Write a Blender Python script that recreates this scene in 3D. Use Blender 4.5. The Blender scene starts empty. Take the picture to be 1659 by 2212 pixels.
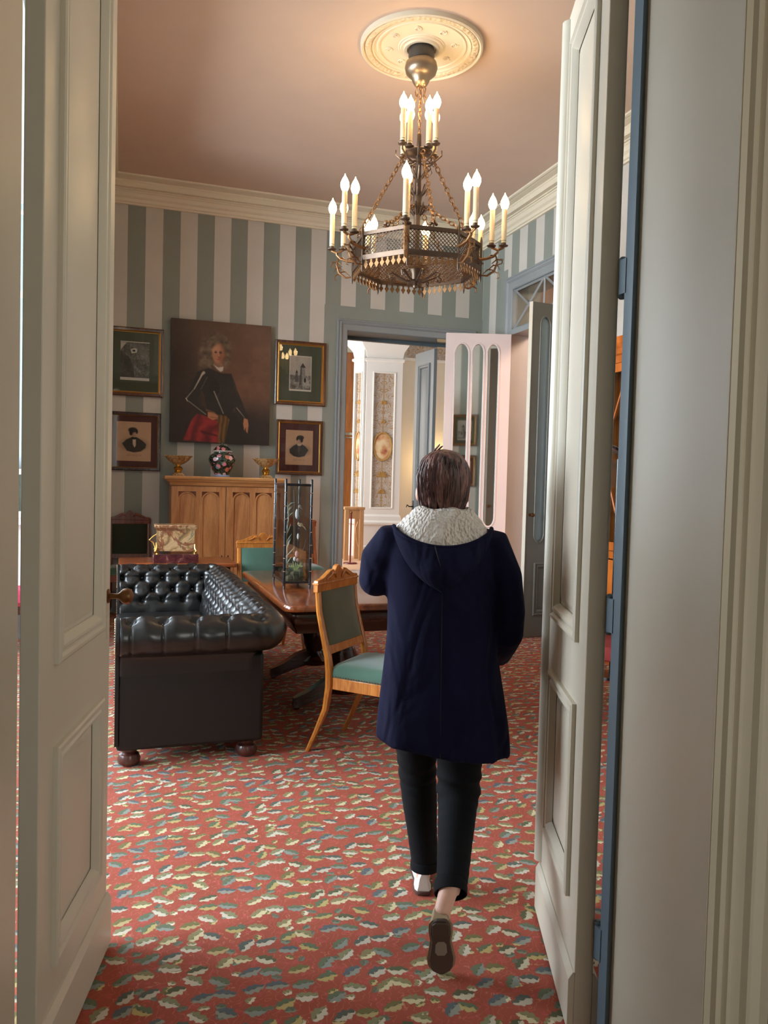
import bpy, bmesh, math, random
import numpy as np
from mathutils import Vector, Matrix, Euler
random.seed(7)
PI = math.pi
S = bpy.context.scene
COL = S.collection

# ------------------------------------------------------------ camera
cam_d = bpy.data.cameras.new('camera'); cam = bpy.data.objects.new('camera', cam_d); COL.objects.link(cam)
yaw, pit, rol = math.radians(18.57), math.radians(2.2375), math.radians(1.51)
Fv = Vector((math.sin(yaw)*math.cos(pit), math.cos(yaw)*math.cos(pit), -math.sin(pit)))
R0 = Vector((math.cos(yaw), -math.sin(yaw), 0)); U0 = R0.cross(Fv)
Rv = math.cos(rol)*R0 + math.sin(rol)*U0; Uv = -math.sin(rol)*R0 + math.cos(rol)*U0
mw = Matrix((Rv, Uv, -Fv)).transposed().to_4x4(); mw.translation = Vector((0, 0, 1.5))
cam.matrix_world = mw
cam_d.sensor_fit = 'VERTICAL'; cam_d.sensor_height = 36; cam_d.sensor_width = 27
cam_d.lens = 1700/2212*36; cam_d.clip_start = 0.02; cam_d.clip_end = 200
S.camera = cam
S.view_settings.view_transform = 'Standard'; S.view_settings.look = 'None'
S.view_settings.gamma = 1; S.view_settings.use_curve_mapping = False
S.view_settings.exposure = 0.5

# ------------------------------------------------------------ world (overcast sky over dark land)
W = bpy.data.worlds.new('world'); S.world = W; W.use_nodes = True
wn = W.node_tree; wn.nodes.clear()
tc = wn.nodes.new('ShaderNodeTexCoord'); sp = wn.nodes.new('ShaderNodeSeparateXYZ')
rp = wn.nodes.new('ShaderNodeValToRGB'); bg = wn.nodes.new('ShaderNodeBackground'); wo = wn.nodes.new('ShaderNodeOutputWorld')
wn.links.new(tc.outputs['Generated'], sp.inputs[0]); wn.links.new(sp.outputs[2], rp.inputs[0])
e = rp.color_ramp.elements
e[0].position = 0.0; e[0].color = (.05, .07, .05, 1)
e[1].position = 0.02; e[1].color = (.62, .80, 1.0, 1)
k = e.new(.6); k.color = (.42, .62, .95, 1)
wn.links.new(rp.outputs[0], bg.inputs[0]); bg.inputs[1].default_value = 1.1
wn.links.new(bg.outputs[0], wo.inputs[0])

# ------------------------------------------------------------ daylight at the windows, room lamps, added hall fill lights
def area(name, loc, direction, sx, sy, power, color):
    d = bpy.data.lights.new(name, 'AREA'); d.shape = 'RECTANGLE'; d.size = sx; d.size_y = sy
    d.energy = power; d.color = color
    o = bpy.data.objects.new(name, d); COL.objects.link(o); o.location = loc
    o.rotation_euler = Vector(direction).to_track_quat('-Z', 'Y').to_euler()
    return o
area('daylight_west', (-3.75, 4.6, 2.3), (1, 0, -.15), 4.6, 2.9, 900, (.82, .91, 1.0))
area('daylight_north', (-1.75, 8.2, 2.4), (.0, -1, -.15), 1.9, 2.9, 90, (.86, .93, 1.0))
area('hall_ceiling_fill', (.35, -.5, 3.92), (0, .001, -1), 1.7, 1.4, 26, (1.0, .985, .93))  # unseen fill added under the hall ceiling to light the jambs
area('hall_back_fill', (2.0, -3.45, 2.0), (-.1, 1, 0), 1.4, 2.2, 38, (1.0, .93, .76))  # fill light added behind the camera for the surround and left leaf
area('far_room_daylight', (1.2, 14.2, 2.6), (1, .1, -.1), 3.2, 2.8, 150, (1, .96, .9))
area('side_room_lamp', (5.6, 6.0, 3.9), (.1, .25, -1), 1.0, 1.0, 120, (1, .68, .50))

# ------------------------------------------------------------ mesh builder
class M:
    def __init__(s): s.v = []; s.f = []; s.x = None
    def add(s, vs, fs):
        n = len(s.v); s.v += [tuple(p) for p in vs]; s.f += [tuple(i+n for i in f) for f in fs]; return s
    def box(s, a, b):
        x0, y0, z0 = [min(p, q) for p, q in zip(a, b)]; x1, y1, z1 = [max(p, q) for p, q in zip(a, b)]
        return s.add([(x0,y0,z0),(x1,y0,z0),(x1,y1,z0),(x0,y1,z0),(x0,y0,z1),(x1,y0,z1),(x1,y1,z1),(x0,y1,z1)],
                     [(0,3,2,1),(4,5,6,7),(0,1,5,4),(1,2,6,5),(2,3,7,6),(3,0,4,7)])
    def loft(s, rings, close=True, cap=True):
        n = len(rings[0]); vs = [p for r in rings for p in r]; fs = []
        for i in range(len(rings)-1):
            for j in range(n if close else n-1):
                k = (j+1) % n
                fs.append((i*n+j, i*n+k, (i+1)*n+k, (i+1)*n+j))
        if cap: fs.append(tuple(reversed(range(n)))); fs.append(tuple((len(rings)-1)*n+j for j in range(n)))
        return s.add(vs, fs)
    def tube(s, pts, r, n=8, cap=True, flat=1.0):
        pts = [Vector(p) for p in pts]; rs = r if isinstance(r, (list, tuple)) else [r]*len(pts)
        up = None; rings = []
        for i, p in enumerate(pts):
            t = (pts[min(i+1, len(pts)-1)]-pts[max(i-1, 0)])
            t = t.normalized() if t.length > 1e-9 else Vector((0, 0, 1))
            if up is None:
                up = Vector((0, 0, 1)) if abs(t.z) < .9 else Vector((0, 1, 0))
            a = t.cross(up); a = a.normalized() if a.length > 1e-6 else Vector((1, 0, 0)); b = a.cross(t).normalized(); up = b
            rings.append([p + a*math.cos(2*PI*j/n)*rs[i] + b*math.sin(2*PI*j/n)*rs[i]*flat for j in range(n)])
        return s.loft(rings, True, cap)
    def lathe(s, prof, n=24, c=(0, 0, 0)):
        rings = [[(c[0]+r*math.cos(2*PI*j/n), c[1]+r*math.sin(2*PI*j/n), c[2]+z) for j in range(n)] for r, z in prof]
        s.loft(rings, True, False); n_ = len(s.v)
        if prof[0][0] < .012: s.f.append(tuple(reversed(range(n_-len(prof)*n, n_-len(prof)*n+n))))
        if prof[-1][0] < .012: s.f.append(tuple(range(n_-n, n_)))
        return s
    def prism(s, poly, a, b, axis='y'):
        n = len(poly)
        def P(p, d): return {'x': (d, p[0], p[1]), 'y': (p[0], d, p[1]), 'z': (p[0], p[1], d)}[axis]
        vs = [P(p, a) for p in poly]+[P(p, b) for p in poly]
        fs = [tuple(range(n)), tuple(reversed(range(n, 2*n)))]+[(i, i+n, (i+1) % n+n, (i+1) % n) for i in range(n)]
        return s.add(vs, fs)
    def ball(s, c, r, n=12, m=8):
        r = (r, r, r) if isinstance(r, (int, float)) else r
        rings = []
        for i in range(m+1):
            t = -PI/2+PI*(i/m); q = max(math.cos(t), .02)
            rings.append([(c[0]+r[0]*q*math.cos(2*PI*j/n), c[1]+r[1]*q*math.sin(2*PI*j/n), c[2]+r[2]*math.sin(t)) for j in range(n)])
        return s.loft(rings, True, True)
    def frame(s, x0, z0, x1, z1, prof, y=0):
        """mitred rectangular moulding in the XZ plane; prof = (inset, depth towards -y)"""
        c = [(x0, z0, 1, 1), (x1, z0, -1, 1), (x1, z1, -1, -1), (x0, z1, 1, -1)]; n = len(prof)
        vs = [(cx+sx*i, y-d, cz+sz*i) for cx, cz, sx, sz in c for i, d in prof]; fs = []
        for k in range(4):
            for j in range(n):
                q = (k+1) % 4; jj = (j+1) % n
                fs.append((k*n+j, q*n+j, q*n+jj, k*n+jj))
        return s.add(vs, fs)
    def T(s, mat):
        s.v = [tuple(mat @ Vector(p)) for p in s.v]; return s
    def holes(s, outer, holes, y0, y1):
        bm = bmesh.new(); es = []
        for loop in [outer]+holes:
            vv = [bm.verts.new((p[0], y0, p[1])) for p in loop]
            es += [bm.edges.new((vv[i], vv[(i+1) % len(vv)])) for i in range(len(vv))]
        r = bmesh.ops.triangle_fill(bm, use_beauty=True, use_dissolve=False, edges=es)
        fa = list(bm.faces); rr = bmesh.ops.extrude_face_region(bm, geom=fa)
        bmesh.ops.translate(bm, verts=[g for g in rr['geom'] if isinstance(g, bmesh.types.BMVert)], vec=(0, y1-y0, 0))
        bmesh.ops.recalc_face_normals(bm, faces=bm.faces)
        bm.verts.index_update()
        s.add([v.co[:] for v in bm.verts], [[v.index for v in f.verts] for f in bm.faces]); bm.free(); return s

def mesh_of(name, m, mat, smooth=True, ang=40):
    me = bpy.data.meshes.new(name); me.from_pydata(m.v, [], m.f); me.update()
    bm = bmesh.new(); bm.from_mesh(me); bmesh.ops.recalc_face_normals(bm, faces=bm.faces); bm.to_mesh(me); bm.free()
    if smooth:
        me.polygons.foreach_set('use_smooth', [True]*len(me.polygons)); me.set_sharp_from_angle(angle=math.radians(ang))
    if mat: me.materials.append(mat)
    return me
def obj(name, m, mat, parent=None, loc=None, rot=None, smooth=True, ang=40, bevel=0, kind=None, label=None):
    me = m if isinstance(m, bpy.types.Mesh) else mesh_of(name, m, mat, smooth, ang)
    o = bpy.data.objects.new(name, me); COL.objects.link(o)
    if parent: o.parent = parent
    if loc: o.location = loc
    if rot: o.rotation_euler = rot
    if bevel:
        b = o.modifiers.new('bevel', 'BEVEL'); b.width = bevel; b.segments = 2; b.limit_method = 'ANGLE'
    if kind: o['kind'] = kind
    if label: o['label'] = label
    return o
def struct(name, m, mat, **kw): return obj(name, m, mat, kind='structure', **kw)
def thing(name, label, cat, loc=(0, 0, 0), rz=0, group=None, kind=None):
    o = bpy.data.objects.new(name, None); COL.objects.link(o); o.location = loc; o.rotation_euler = (0, 0, rz)
    o.empty_display_size = .1
    if kind: o['kind'] = kind
    else: o['label'] = label; o['category'] = cat
    if group: o['group'] = group
    return o
def tag(o, label, cat, group=None):
    o['label'] = label; o['category'] = cat
    if group: o['group'] = group
    return o
def dup(root, loc, rz, label, group=None):
    def cp(o, par):
        c = o.copy(); COL.objects.link(c); c.parent = par
        for ch in o.children: cp(ch, c)
        return c
    r = cp(root, None); r.location = loc; r.rotation_euler = (0, 0, rz); r['label'] = label
    if group: r['group'] = group
    return r

# ------------------------------------------------------------ materials
class NT:
    def __init__(s, name):
        s.m = bpy.data.materials.new(name); s.m.use_nodes = True; s.t = s.m.node_tree; s.t.nodes.clear()
        s.out = s.n('ShaderNodeOutputMaterial'); s.b = s.n('ShaderNodeBsdfPrincipled'); s.l(s.b.outputs[0], s.out.inputs[0])
        s.co = s.n('ShaderNodeTexCoord').outputs['Object']
    def n(s, k): return s.t.nodes.new(k)
    def l(s, a, b): s.t.links.new(a, b)
    def put(s, sock, v):
        if isinstance(v, bpy.types.NodeSocket): s.l(v, sock)
        elif isinstance(v, (tuple, list)) and len(v) == 3 and sock.type == 'RGBA': sock.default_value = (*v, 1)
        else: sock.default_value = v
    def m_(s, op, a, b=0.0, c=None):
        q = s.n('ShaderNodeMath'); q.operation = op; s.put(q.inputs[0], a); s.put(q.inputs[1], b)
        if c is not None: s.put(q.inputs[2], c)
        return q.outputs[0]
    def vm(s, op, a, b=(0, 0, 0)):
        q = s.n('ShaderNodeVectorMath'); q.operation = op; s.put(q.inputs[0], a); s.put(q.inputs[1], b); return q.outputs[0]
    def xyz(s, v):
        q = s.n('ShaderNodeSeparateXYZ'); s.put(q.inputs[0], v); return q.outputs
    def cxyz(s, x, y, z):
        q = s.n('ShaderNodeCombineXYZ'); s.put(q.inputs[0], x); s.put(q.inputs[1], y); s.put(q.inputs[2], z); return q.outputs[0]
    def mapc(s, scale=(1, 1, 1), rot=(0, 0, 0), loc=(0, 0, 0), src=None):
        q = s.n('ShaderNodeMapping'); s.put(q.inputs[0], src or s.co); q.inputs[1].default_value = loc; q.inputs[2].default_value = rot; q.inputs[3].default_value = scale
        return q.outputs[0]
    def noise(s, scale, vec=None, detail=3, rough=.5, dist=0):
        q = s.n('ShaderNodeTexNoise'); s.put(q.inputs['Vector'], vec or s.co); q.inputs['Scale'].default_value = scale
        q.inputs['Detail'].default_value = detail; q.inputs['Roughness'].default_value = rough; q.inputs['Distortion'].default_value = dist
        return q.outputs[0]
    def mix(s, f, a, b):
        q = s.n('ShaderNodeMix'); q.data_type = 'RGBA'; s.put(q.inputs[0], f); s.put(q.inputs[6], a); s.put(q.inputs[7], b); return q.outputs[2]
    def ramp(s, f, stops, const=False):
        q = s.n('ShaderNodeValToRGB'); s.put(q.inputs[0], f); e = q.color_ramp.elements
        if const: q.color_ramp.interpolation = 'CONSTANT'
        while len(e) < len(stops): e.new(.5)
        for i, (p, c) in enumerate(stops): e[i].position = p; e[i].color = (*c, 1)
        return q.outputs[0]
    def bump(s, h, strength=.3, dist=.005):
        q = s.n('ShaderNodeBump'); s.put(q.inputs['Height'], h); q.inputs['Strength'].default_value = strength; q.inputs['Distance'].default_value = dist
        s.l(q.outputs[0], s.b.inputs['Normal'])
    def set(s, color=None, rough=None, metal=None, **kw):
        if color is not None: s.put(s.b.inputs['Base Color'], color)
        if rough is not None: s.put(s.b.inputs['Roughness'], rough)
        if metal is not None: s.put(s.b.inputs['Metallic'], metal)
        for k, v in kw.items(): s.put(s.b.inputs[k.replace('_', ' ')], v)
        return s.m
def lin(r, g, b): return tuple(((c/255)/12.92 if c/255 < .04045 else ((c/255+.055)/1.055)**2.4) for c in (r, g, b))

def paint(name, rgb, rough=.5, var=.06, bump=.08):
    n = NT(name); c = lin(*rgb); d = tuple(x*(1-var*2.5) for x in c)
    col = n.mix(n.noise(3.0, detail=4), d, tuple(min(1, x*(1+var)) for x in c)); n.bump(n.noise(60, n.mapc((1, 1, .15))), bump, .002)
    return n.set(col, rough)
def wood(name, a, b, rough=.35, scale=6, axis='z', coat=0.3, fig=1.0):
    n = NT(name); sc = {'z': (1, 1, .12), 'x': (.12, 1, 1), 'y': (1, .12, 1)}[axis]
    v = n.mapc(sc); g1 = n.noise(scale*3, v, 5, .6, 1.5*fig); g2 = n.noise(scale*22, v, 2)
    f = n.m_('ADD', n.m_('MULTIPLY', g1, .75), n.m_('MULTIPLY', g2, .25))
    col = n.ramp(f, [(.32, lin(*b)), (.5, tuple((p+q)/2 for p, q in zip(lin(*a), lin(*b)))), (.66, lin(*a))])
    n.bump(g2, .12, .002); return n.set(col, rough, Coat_Weight=coat, Coat_Roughness=.15)
def metal(name, rgb, rough=.3, m=1.0):
    n = NT(name); n.bump(n.noise(40), .1, .002); return n.set(lin(*rgb), rough, m)
def glass_thin(name, tint=(1, 1, 1), gloss=.12, rough=.02):
    n = NT(name); t = n.t; tr = n.n('ShaderNodeBsdfTransparent'); tr.inputs[0].default_value = (*tint, 1)
    gl = n.n('ShaderNodeBsdfGlossy'); gl.inputs['Roughness'].default_value = rough
    fr = n.n('ShaderNodeFresnel'); fr.inputs[0].default_value = 1.45
    mx = n.n('ShaderNodeMixShader'); n.l(n.m_('ADD', n.m_('MULTIPLY', fr.outputs[0], .7), gloss), mx.inputs[0]); n.l(tr.outputs[0], mx.inputs[1]); n.l(gl.outputs[0], mx.inputs[2])
    n.l(mx.outputs[0], n.out.inputs[0]); return n.m

MAT = {}
MAT['leaf'] = paint('pale_door_paint', (216, 206, 188), .38, .03, .1)
MAT['blue'] = paint('grey_blue_paint', (142, 146, 147), .42, .04, .1)
MAT['strip'] = paint('slate_blue_paint', (104, 124, 140), .4, .04)
MAT['plaster'] = paint('cream_plaster', (226, 214, 190), .6, .03, .05)
MAT['hallwall'] = paint('hall_wall_paint', (190, 190, 178), .6, .03)
MAT['cream'] = paint('cream_wall', (233, 226, 212), .6, .03)
MAT['white'] = paint('white_gloss_paint', (236, 236, 234), .4, .02)
MAT['ceil'] = paint('ceiling_paint', (214, 188, 168), .7, .03, .03)
MAT['pinkwhite'] = paint('pinkish_white_paint', (214, 200, 196), .4, .03)
MAT['warmwall'] = paint('side_room_wall', (222, 196, 182), .6, .02)

def stripes(name, axis, phase):
    n = NT(name); o = n.xyz(n.co); a = o[0] if axis == 'x' else o[1]
    f = n.m_('FRACT', n.m_('DIVIDE', n.m_('ADD', n.m_('SUBTRACT', a, phase), 36.55), .3655))
    d = n.m_('LESS_THAN', f, .5)
    edge = n.m_('LESS_THAN', n.m_('ABSOLUTE', n.m_('SUBTRACT', f, .5)), .006)
    ns = n.noise(2.5, detail=5)
    lt = n.mix(ns, lin(186, 180, 170), lin(206, 200, 192)); dk = n.mix(ns, lin(128, 133, 124), lin(144, 148, 139))
    c = n.mix(d, lt, dk); c = n.mix(n.m_('MULTIPLY', edge, .25), c, lin(90, 95, 92))
    n.bump(n.noise(120), .15, .002)
    return n.set(c, .62)
MAT['stripe_x'] = stripes('striped_wallpaper', 'x', .044)
MAT['stripe_y'] = stripes('striped_wallpaper_side', 'y', 8.08)

def carpet():
    n = NT('leaf_pattern_carpet'); p = n.xyz(n.co)
    base = n.cxyz(p[0], p[1], 0.0)
    wob = n.n('ShaderNodeTexNoise'); wob.inputs['Scale'].default_value = 36; wob.inputs['Detail'].default_value = 2; n.l(base, wob.inputs['Vector'])
    dw = n.vm('MULTIPLY', n.vm('SUBTRACT', wob.outputs[1], (.5, .5, .5)), (.022, .022, 0))
    base2 = n.vm('ADD', base, dw)
    red = n.mix(n.noise(5, base, 3), lin(152, 66, 48), lin(184, 92, 70))
    red = n.mix(n.m_('MULTIPLY', n.m_('GREATER_THAN', n.noise(34, base, 2), .6), .35), red, lin(206, 84, 92))
    col = red
    def layer(col, sx, sy, off, a, b, rnd, lobes, pal, two, ang0, keep=1.0):
        q = n.mapc((1/sx, 1/sy, 1), (0, 0, 0), off, base2)
        vo = n.n('ShaderNodeTexVoronoi'); vo.voronoi_dimensions = '2D'; vo.inputs['Scale'].default_value = 1; vo.inputs['Randomness'].default_value = rnd
        n.l(q, vo.inputs['Vector'])
        d = n.xyz(n.vm('SUBTRACT', q, vo.outputs['Position'])); r = n.n('ShaderNodeSeparateColor'); n.l(vo.outputs['Color'], r.inputs[0])
        x = n.m_('MULTIPLY', d[0], sx); y = n.m_('MULTIPLY', d[1], sy)
        th = n.m_('ADD', n.m_('MULTIPLY', n.m_('SUBTRACT', r.outputs[0], .5), 1.9), ang0)
        c, s_ = n.m_('COSINE', th), n.m_('SINE', th)
        u = n.m_('ADD', n.m_('MULTIPLY', x, c), n.m_('MULTIPLY', y, s_)); v = n.m_('SUBTRACT', n.m_('MULTIPLY', y, c), n.m_('MULTIPLY', x, s_))
        lob = n.m_('ADD', 1.0, n.m_('MULTIPLY', n.m_('ABSOLUTE', n.m_('SINE', n.m_('MULTIPLY', u, lobes))), .45))
        e = n.m_('ADD', n.m_('POWER', n.m_('ABSOLUTE', n.m_('DIVIDE', u, a)), 2.0), n.m_('POWER', n.m_('ABSOLUTE', n.m_('DIVIDE', v, n.m_('MULTIPLY', lob, b))), 2.0))
        mask = n.m_('SMOOTH_MIN', 1.0, n.m_('MAXIMUM', 0.0, n.m_('MULTIPLY', n.m_('SUBTRACT', 1.12, e), 4.0)), .05)
        if keep < 1: mask = n.m_('MULTIPLY', mask, n.m_('LESS_THAN', r.outputs[2], keep))
        k = n.ramp(r.outputs[1], [(i/len(pal), lin(*pc[0])) for i, pc in enumerate(pal)], True)
        k2 = n.ramp(r.outputs[1], [(i/len(pal), lin(*pc[1])) for i, pc in enumerate(pal)], True)
        side = n.m_('GREATER_THAN', n.m_('ADD', v, n.m_('MULTIPLY', n.m_('SINE', n.m_('MULTIPLY', u, lobes*2)), .003)), 0.0)
        cc = n.mix(side, k, k2)
        vein = n.m_('LESS_THAN', n.m_('ABSOLUTE', v), .0014); cc = n.mix(n.m_('MULTIPLY', vein, .5), cc, lin(80, 78, 50))
        return n.mix(mask, col, cc)
    pal = [((208, 198, 170), (92, 96, 68)), ((188, 168, 118), (118, 112, 68)), ((200, 190, 172), (88, 98, 90)), ((140, 148, 138), (104, 114, 88)),
           ((216, 202, 160), (140, 132, 92)), ((190, 170, 110), (100, 112, 84)), ((150, 152, 140), (92, 102, 108)), ((212, 202, 182), (138, 138, 102))]
    # curling tendrils
    wv = n.n('ShaderNodeTexWave'); wv.inputs['Scale'].default_value = 5.0; wv.inputs['Distortion'].default_value = 9.0; wv.inputs['Detail Scale'].default_value = 3.5
    n.l(n.mapc((1, 1, 1), (0, 0, .6), src=base), wv.inputs['Vector'])
    line = n.m_('LESS_THAN', n.m_('ABSOLUTE', n.m_('SUBTRACT', wv.outputs[1],   .5)), .05)
    col = n.mix(n.m_('MULTIPLY', line, .4), col, lin(226, 150, 116))
    col = layer(col, .06, .066, (.3, .1, 0), .016, .009, .75, 220, [((206, 184, 128), (120, 116, 70)), ((130, 140, 120), (100, 108, 90)), ((228, 216, 190), (150, 140, 100)), ((120, 124, 112), (110, 112, 92))], True, .2, .6)
    col = layer(col, .074, .082, (0, 0, 0), .033, .0155, .5, 150, pal, True, .12)
    fz = n.noise(420, base, 2); col = n.mix(n.m_('MULTIPLY', fz, .28), col, n.vm('MULTIPLY', col, (.55, .5, .5)))
    n.bump(fz, .35, .004)
    return n.set(col, .92)
MAT['carpet'] = carpet()
# ------------------------------------------------------------ room shell
H = 4.62
fl = M().box((-3.6, 1.55, -.1), (4.45, 9.4, 0)); struct('floor', fl, MAT['carpet'])
hallfloor = wood('hall_floor_wood', (150, 112, 72), (104, 72, 44), .45, 3, 'y')
struct('floor', M().box((-2.0, -3.2, -.1), (2.8, 1.55, 0)), hallfloor)
n = NT('far_room_carpet'); n.bump(n.noise(300), .3, .003)
MAT['farcarpet'] = n.set(n.mix(n.noise(2.0), lin(202, 160, 130), lin(226, 190, 160)), .9)
struct('floor', M().box((-.5, 9.4, -.1), (8.2, 18.2, -.001)), MAT['farcarpet'])
struct('floor', M().box((4.45, 3.0, -.1), (8.2, 9.4, -.002)), MAT['farcarpet'])
struct('ceiling', M().box((-.35, 1.75, H), (4.25, 9.0, H+.1)), MAT['ceil'])
struct('ceiling', M().box((-3.3, 1.75, 4.25), (-.5, 7.8, 4.35)), MAT['white'])
struct('ceiling', M().box((-2.0, -3.2, 3.9), (2.8, 1.4, 4.0)), MAT['hallwall'])
struct('ceiling', M().box((-.5, 9.4, 5.6), (8.2, 18.2, 5.7)), MAT['white'])
struct('ceiling', M().box((4.6, 3.0, 4.4), (8.2, 9.4, 4.5)), MAT['warmwall'])

def wall_open(axis, a0, a1, z0, z1, d0, d1, ops):
    """wall as one mesh with rectangular openings ops=(a0,a1,zb,zt)"""
    m = M(); cur = a0
    def bx(p, q, r, t):
        if q-p > 1e-4 and t-r > 1e-4:
            m.box((p, d0, r), (q, d1, t)) if axis == 'x' else m.box((d0, p, r), (d1, q, t))
    for (p, q, b, t) in sorted(ops):
        bx(cur, p, z0, z1); bx(p, q, z0, b); bx(p, q, t, z1); cur = q
    bx(cur, a1, z0, z1); return m
struct('wall_back', wall_open('x', -.35, 4.6, 0, H, 9.0, 9.4, [(2.51, 4.03, 0, 3.26)]), MAT['stripe_x'])
struct('wall_right', wall_open('y', 1.75, 9.0, 0, H, 4.25, 4.6, [(6.85, 8.2, 0, 3.74)]), MAT['stripe_y'])
struct('wall_left', wall_open('y', 1.75, 9.4, 0, H, -.5, -.35, [(2.3, 7.45, 0, 3.9)]), MAT['stripe_y'])
struct('wall_front', wall_open('x', -3.3, 4.6, 0, H, 1.40, 1.75, [(-.197, 1.252, 0, 3.34)]), MAT['stripe_x'])
# bay room to the left
struct('wall_north', wall_open('x', -3.3, -.5, 0, 4.3, 7.7, 7.9, [(-2.7, -.62, 1.08, 3.95)]), MAT['white'])
struct('wall_west', wall_open('y', 1.75, 7.7, 0, 4.3, -3.3, -3.1, [(2.3, 3.7, .5, 3.9), (4.0, 5.4, .5, 3.9), (5.7, 7.1, .5, 3.9)]), MAT['white'])
# hall behind the camera
struct('wall_hall', M().box((-2.1, -3.2, 0), (-2.0, 1.4, 4.0)), MAT['hallwall'])
struct('wall_hall', M().box((2.8, -3.2, 0), (2.9, 1.4, 4.0)), MAT['hallwall'])
struct('wall_hall', wall_open('x', -2.0, 2.8, 0, 4.0, -3.3, -3.2, [(1.3, 2.7, .9, 3.1)]), MAT['hallwall'])  # opening added to let the hall fill light through
# side room and far room
struct('wall_side_room', M().box((6.3, 3.0, 0), (6.4, 9.4, 4.4)), MAT['warmwall'])
struct('wall_side_room', M().box((4.6, 2.9, 0), (6.4, 3.0, 4.4)), MAT['warmwall'])
struct('wall_side_room', M().box((4.6, 9.15, 0), (6.3, 9.25, 4.4)), MAT['warmwall'])
struct('wall_far_left', M().box((-.6, 9.4, 0), (-.5, 18.2, 5.6)), MAT['cream'])
struct('wall_far_right', M().box((8.2, 9.4, 0), (8.3, 18.2, 5.6)), MAT['cream'])
struct('wall_far_back', M().box((-.5, 17.6, 0), (8.2, 17.8, 5.6)), MAT['cream'])

# cornice
cp = [(0, 4.385), (.028, 4.385), (.03, 4.402), (.045, 4.408), (.05, 4.42), (.052, 4.436), (.075, 4.455), (.088, 4.49), (.10, 4.498), (.10, 4.51), (.118, 4.512),
      (.118, 4.522), (.17, 4.522), (.172, 4.572), (.182, 4.58), (.185, 4.590), (.235, 4.596), (.25, 4.602), (.27, 4.600), (.285, 4.606), (.29, H), (0, H)]
ncp = len(cp); m = M(); vs = []
for (sx, sy, x, y) in [(1, 1, -.35, 1.75), (-1, 1, 4.25, 1.75), (-1, -1, 4.25, 9.0), (1, -1, -.35, 9.0)]:
    vs += [(x+sx*d, y+sy*d, z) for d, z in cp]
fs = [(k*ncp+j, ((k+1) % 4)*ncp+j, ((k+1) % 4)*ncp+(j+1) % ncp, k*ncp+(j+1) % ncp) for k in range(4) for j in range(ncp)]
struct('trim_1', m.add(vs, fs), MAT['plaster'], ang=25)
# baseboards
MAT['skirt'] = MAT['blue']
struct('baseboard_back', M().box((-.35, 8.975, 0), (2.36, 9.0, .2)).box((-.35, 8.985, .2), (2.36, 9.0, .225)), MAT['skirt'])
struct('baseboard_right', M().box((4.225, 1.75, 0), (4.25, 6.7, .2)).box((4.235, 1.75, .2), (4.25, 6.7, .225)), MAT['skirt'])
struct('baseboard_left', M().box((-.35, 7.45, 0), (-.325, 8.97, .2)), MAT['skirt'])
struct('baseboard_front', M().box((1.45, 1.75, 0), (4.22, 1.775, .2)), MAT['skirt'])
struct('baseboard_north', M().box((-3.1, 7.67, 0), (-.5, 7.7, .22)), MAT['blue'])

# painted band and architrave round the back door
n = NT('grey_green_wall_band'); MAT['band'] = n.set(n.mix(n.noise(3), lin(130, 136, 128), lin(144, 149, 141)), .6)
struct('trim_2', M().box((2.229, 8.994, .22), (2.39, 9.0, 3.375)).box((2.229, 8.994, 3.375), (4.249, 9.0, 3.54)), MAT['band'])
struct('trim_3', M().box((4.244, 8.345, .22), (4.25, 8.50, 4.0)), MAT['band'])
arch = [(-.13, 0), (-.13, .022), (-.122, .03), (-.112, .03), (-.108, .022), (-.10, .022), (-.094, .036), (-.082, .04), (-.072, .03), (-.066, .02), (-.03, .016), (-.008, .016), (0, .01), (0, 0)]
def architrave(name, mat, T, w, h, wide=1.0, prof=arch):
    """three-sided door surround, local XZ plane, facing -y"""
    pr = [(i*wide, d) for i, d in prof]; n_ = len(pr); vs = []
    for (x, z, sx, sz) in [(0, 0, 1, 0), (0, h, 1, -1), (w, h, -1, -1), (w, 0, -1, 0)]:
        vs += [(x+sx*i, -d, z+sz*i) for i, d in pr]
    fs = [(k*n_+j, (k+1)*n_+j, (k+1)*n_+j+1, k*n_+j+1) for k in range(3) for j in range(n_-1)]
    return struct(name, M().add(vs, fs).T(T), mat, ang=25)
TR = Matrix.Translation
RZ = lambda a: Matrix.Rotation(a, 4, 'Z')
architrave('trim_4', MAT['blue'], TR((2.51, 9.0, 0)), 1.52, 3.26)
architrave('trim_5', MAT['blue'], TR((4.25, 8.2, 0)) @ RZ(-PI/2), 1.35, 3.74, 1.15)
architrave('trim_6', MAT['blue'], TR((1.262, 1.752, 0)) @ RZ(PI), 1.469, 3.34)
harch = [(-.168, 0), (-.168, .026), (-.152, .034), (-.142, .026), (-.112, .024), (-.106, .034), (-.088, .042), (-.08, .03), (-.062, .02), (-.056, .028), (-.046, .028), (-.04, .018), (-.03, .024), (-.02, .024), (-.014, .014), (0, .01), (0, 0)]
architrave('trim_7', MAT['leaf'], TR((-.197, 1.40, 0)), 1.449, 3.34, 1, harch)
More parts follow.
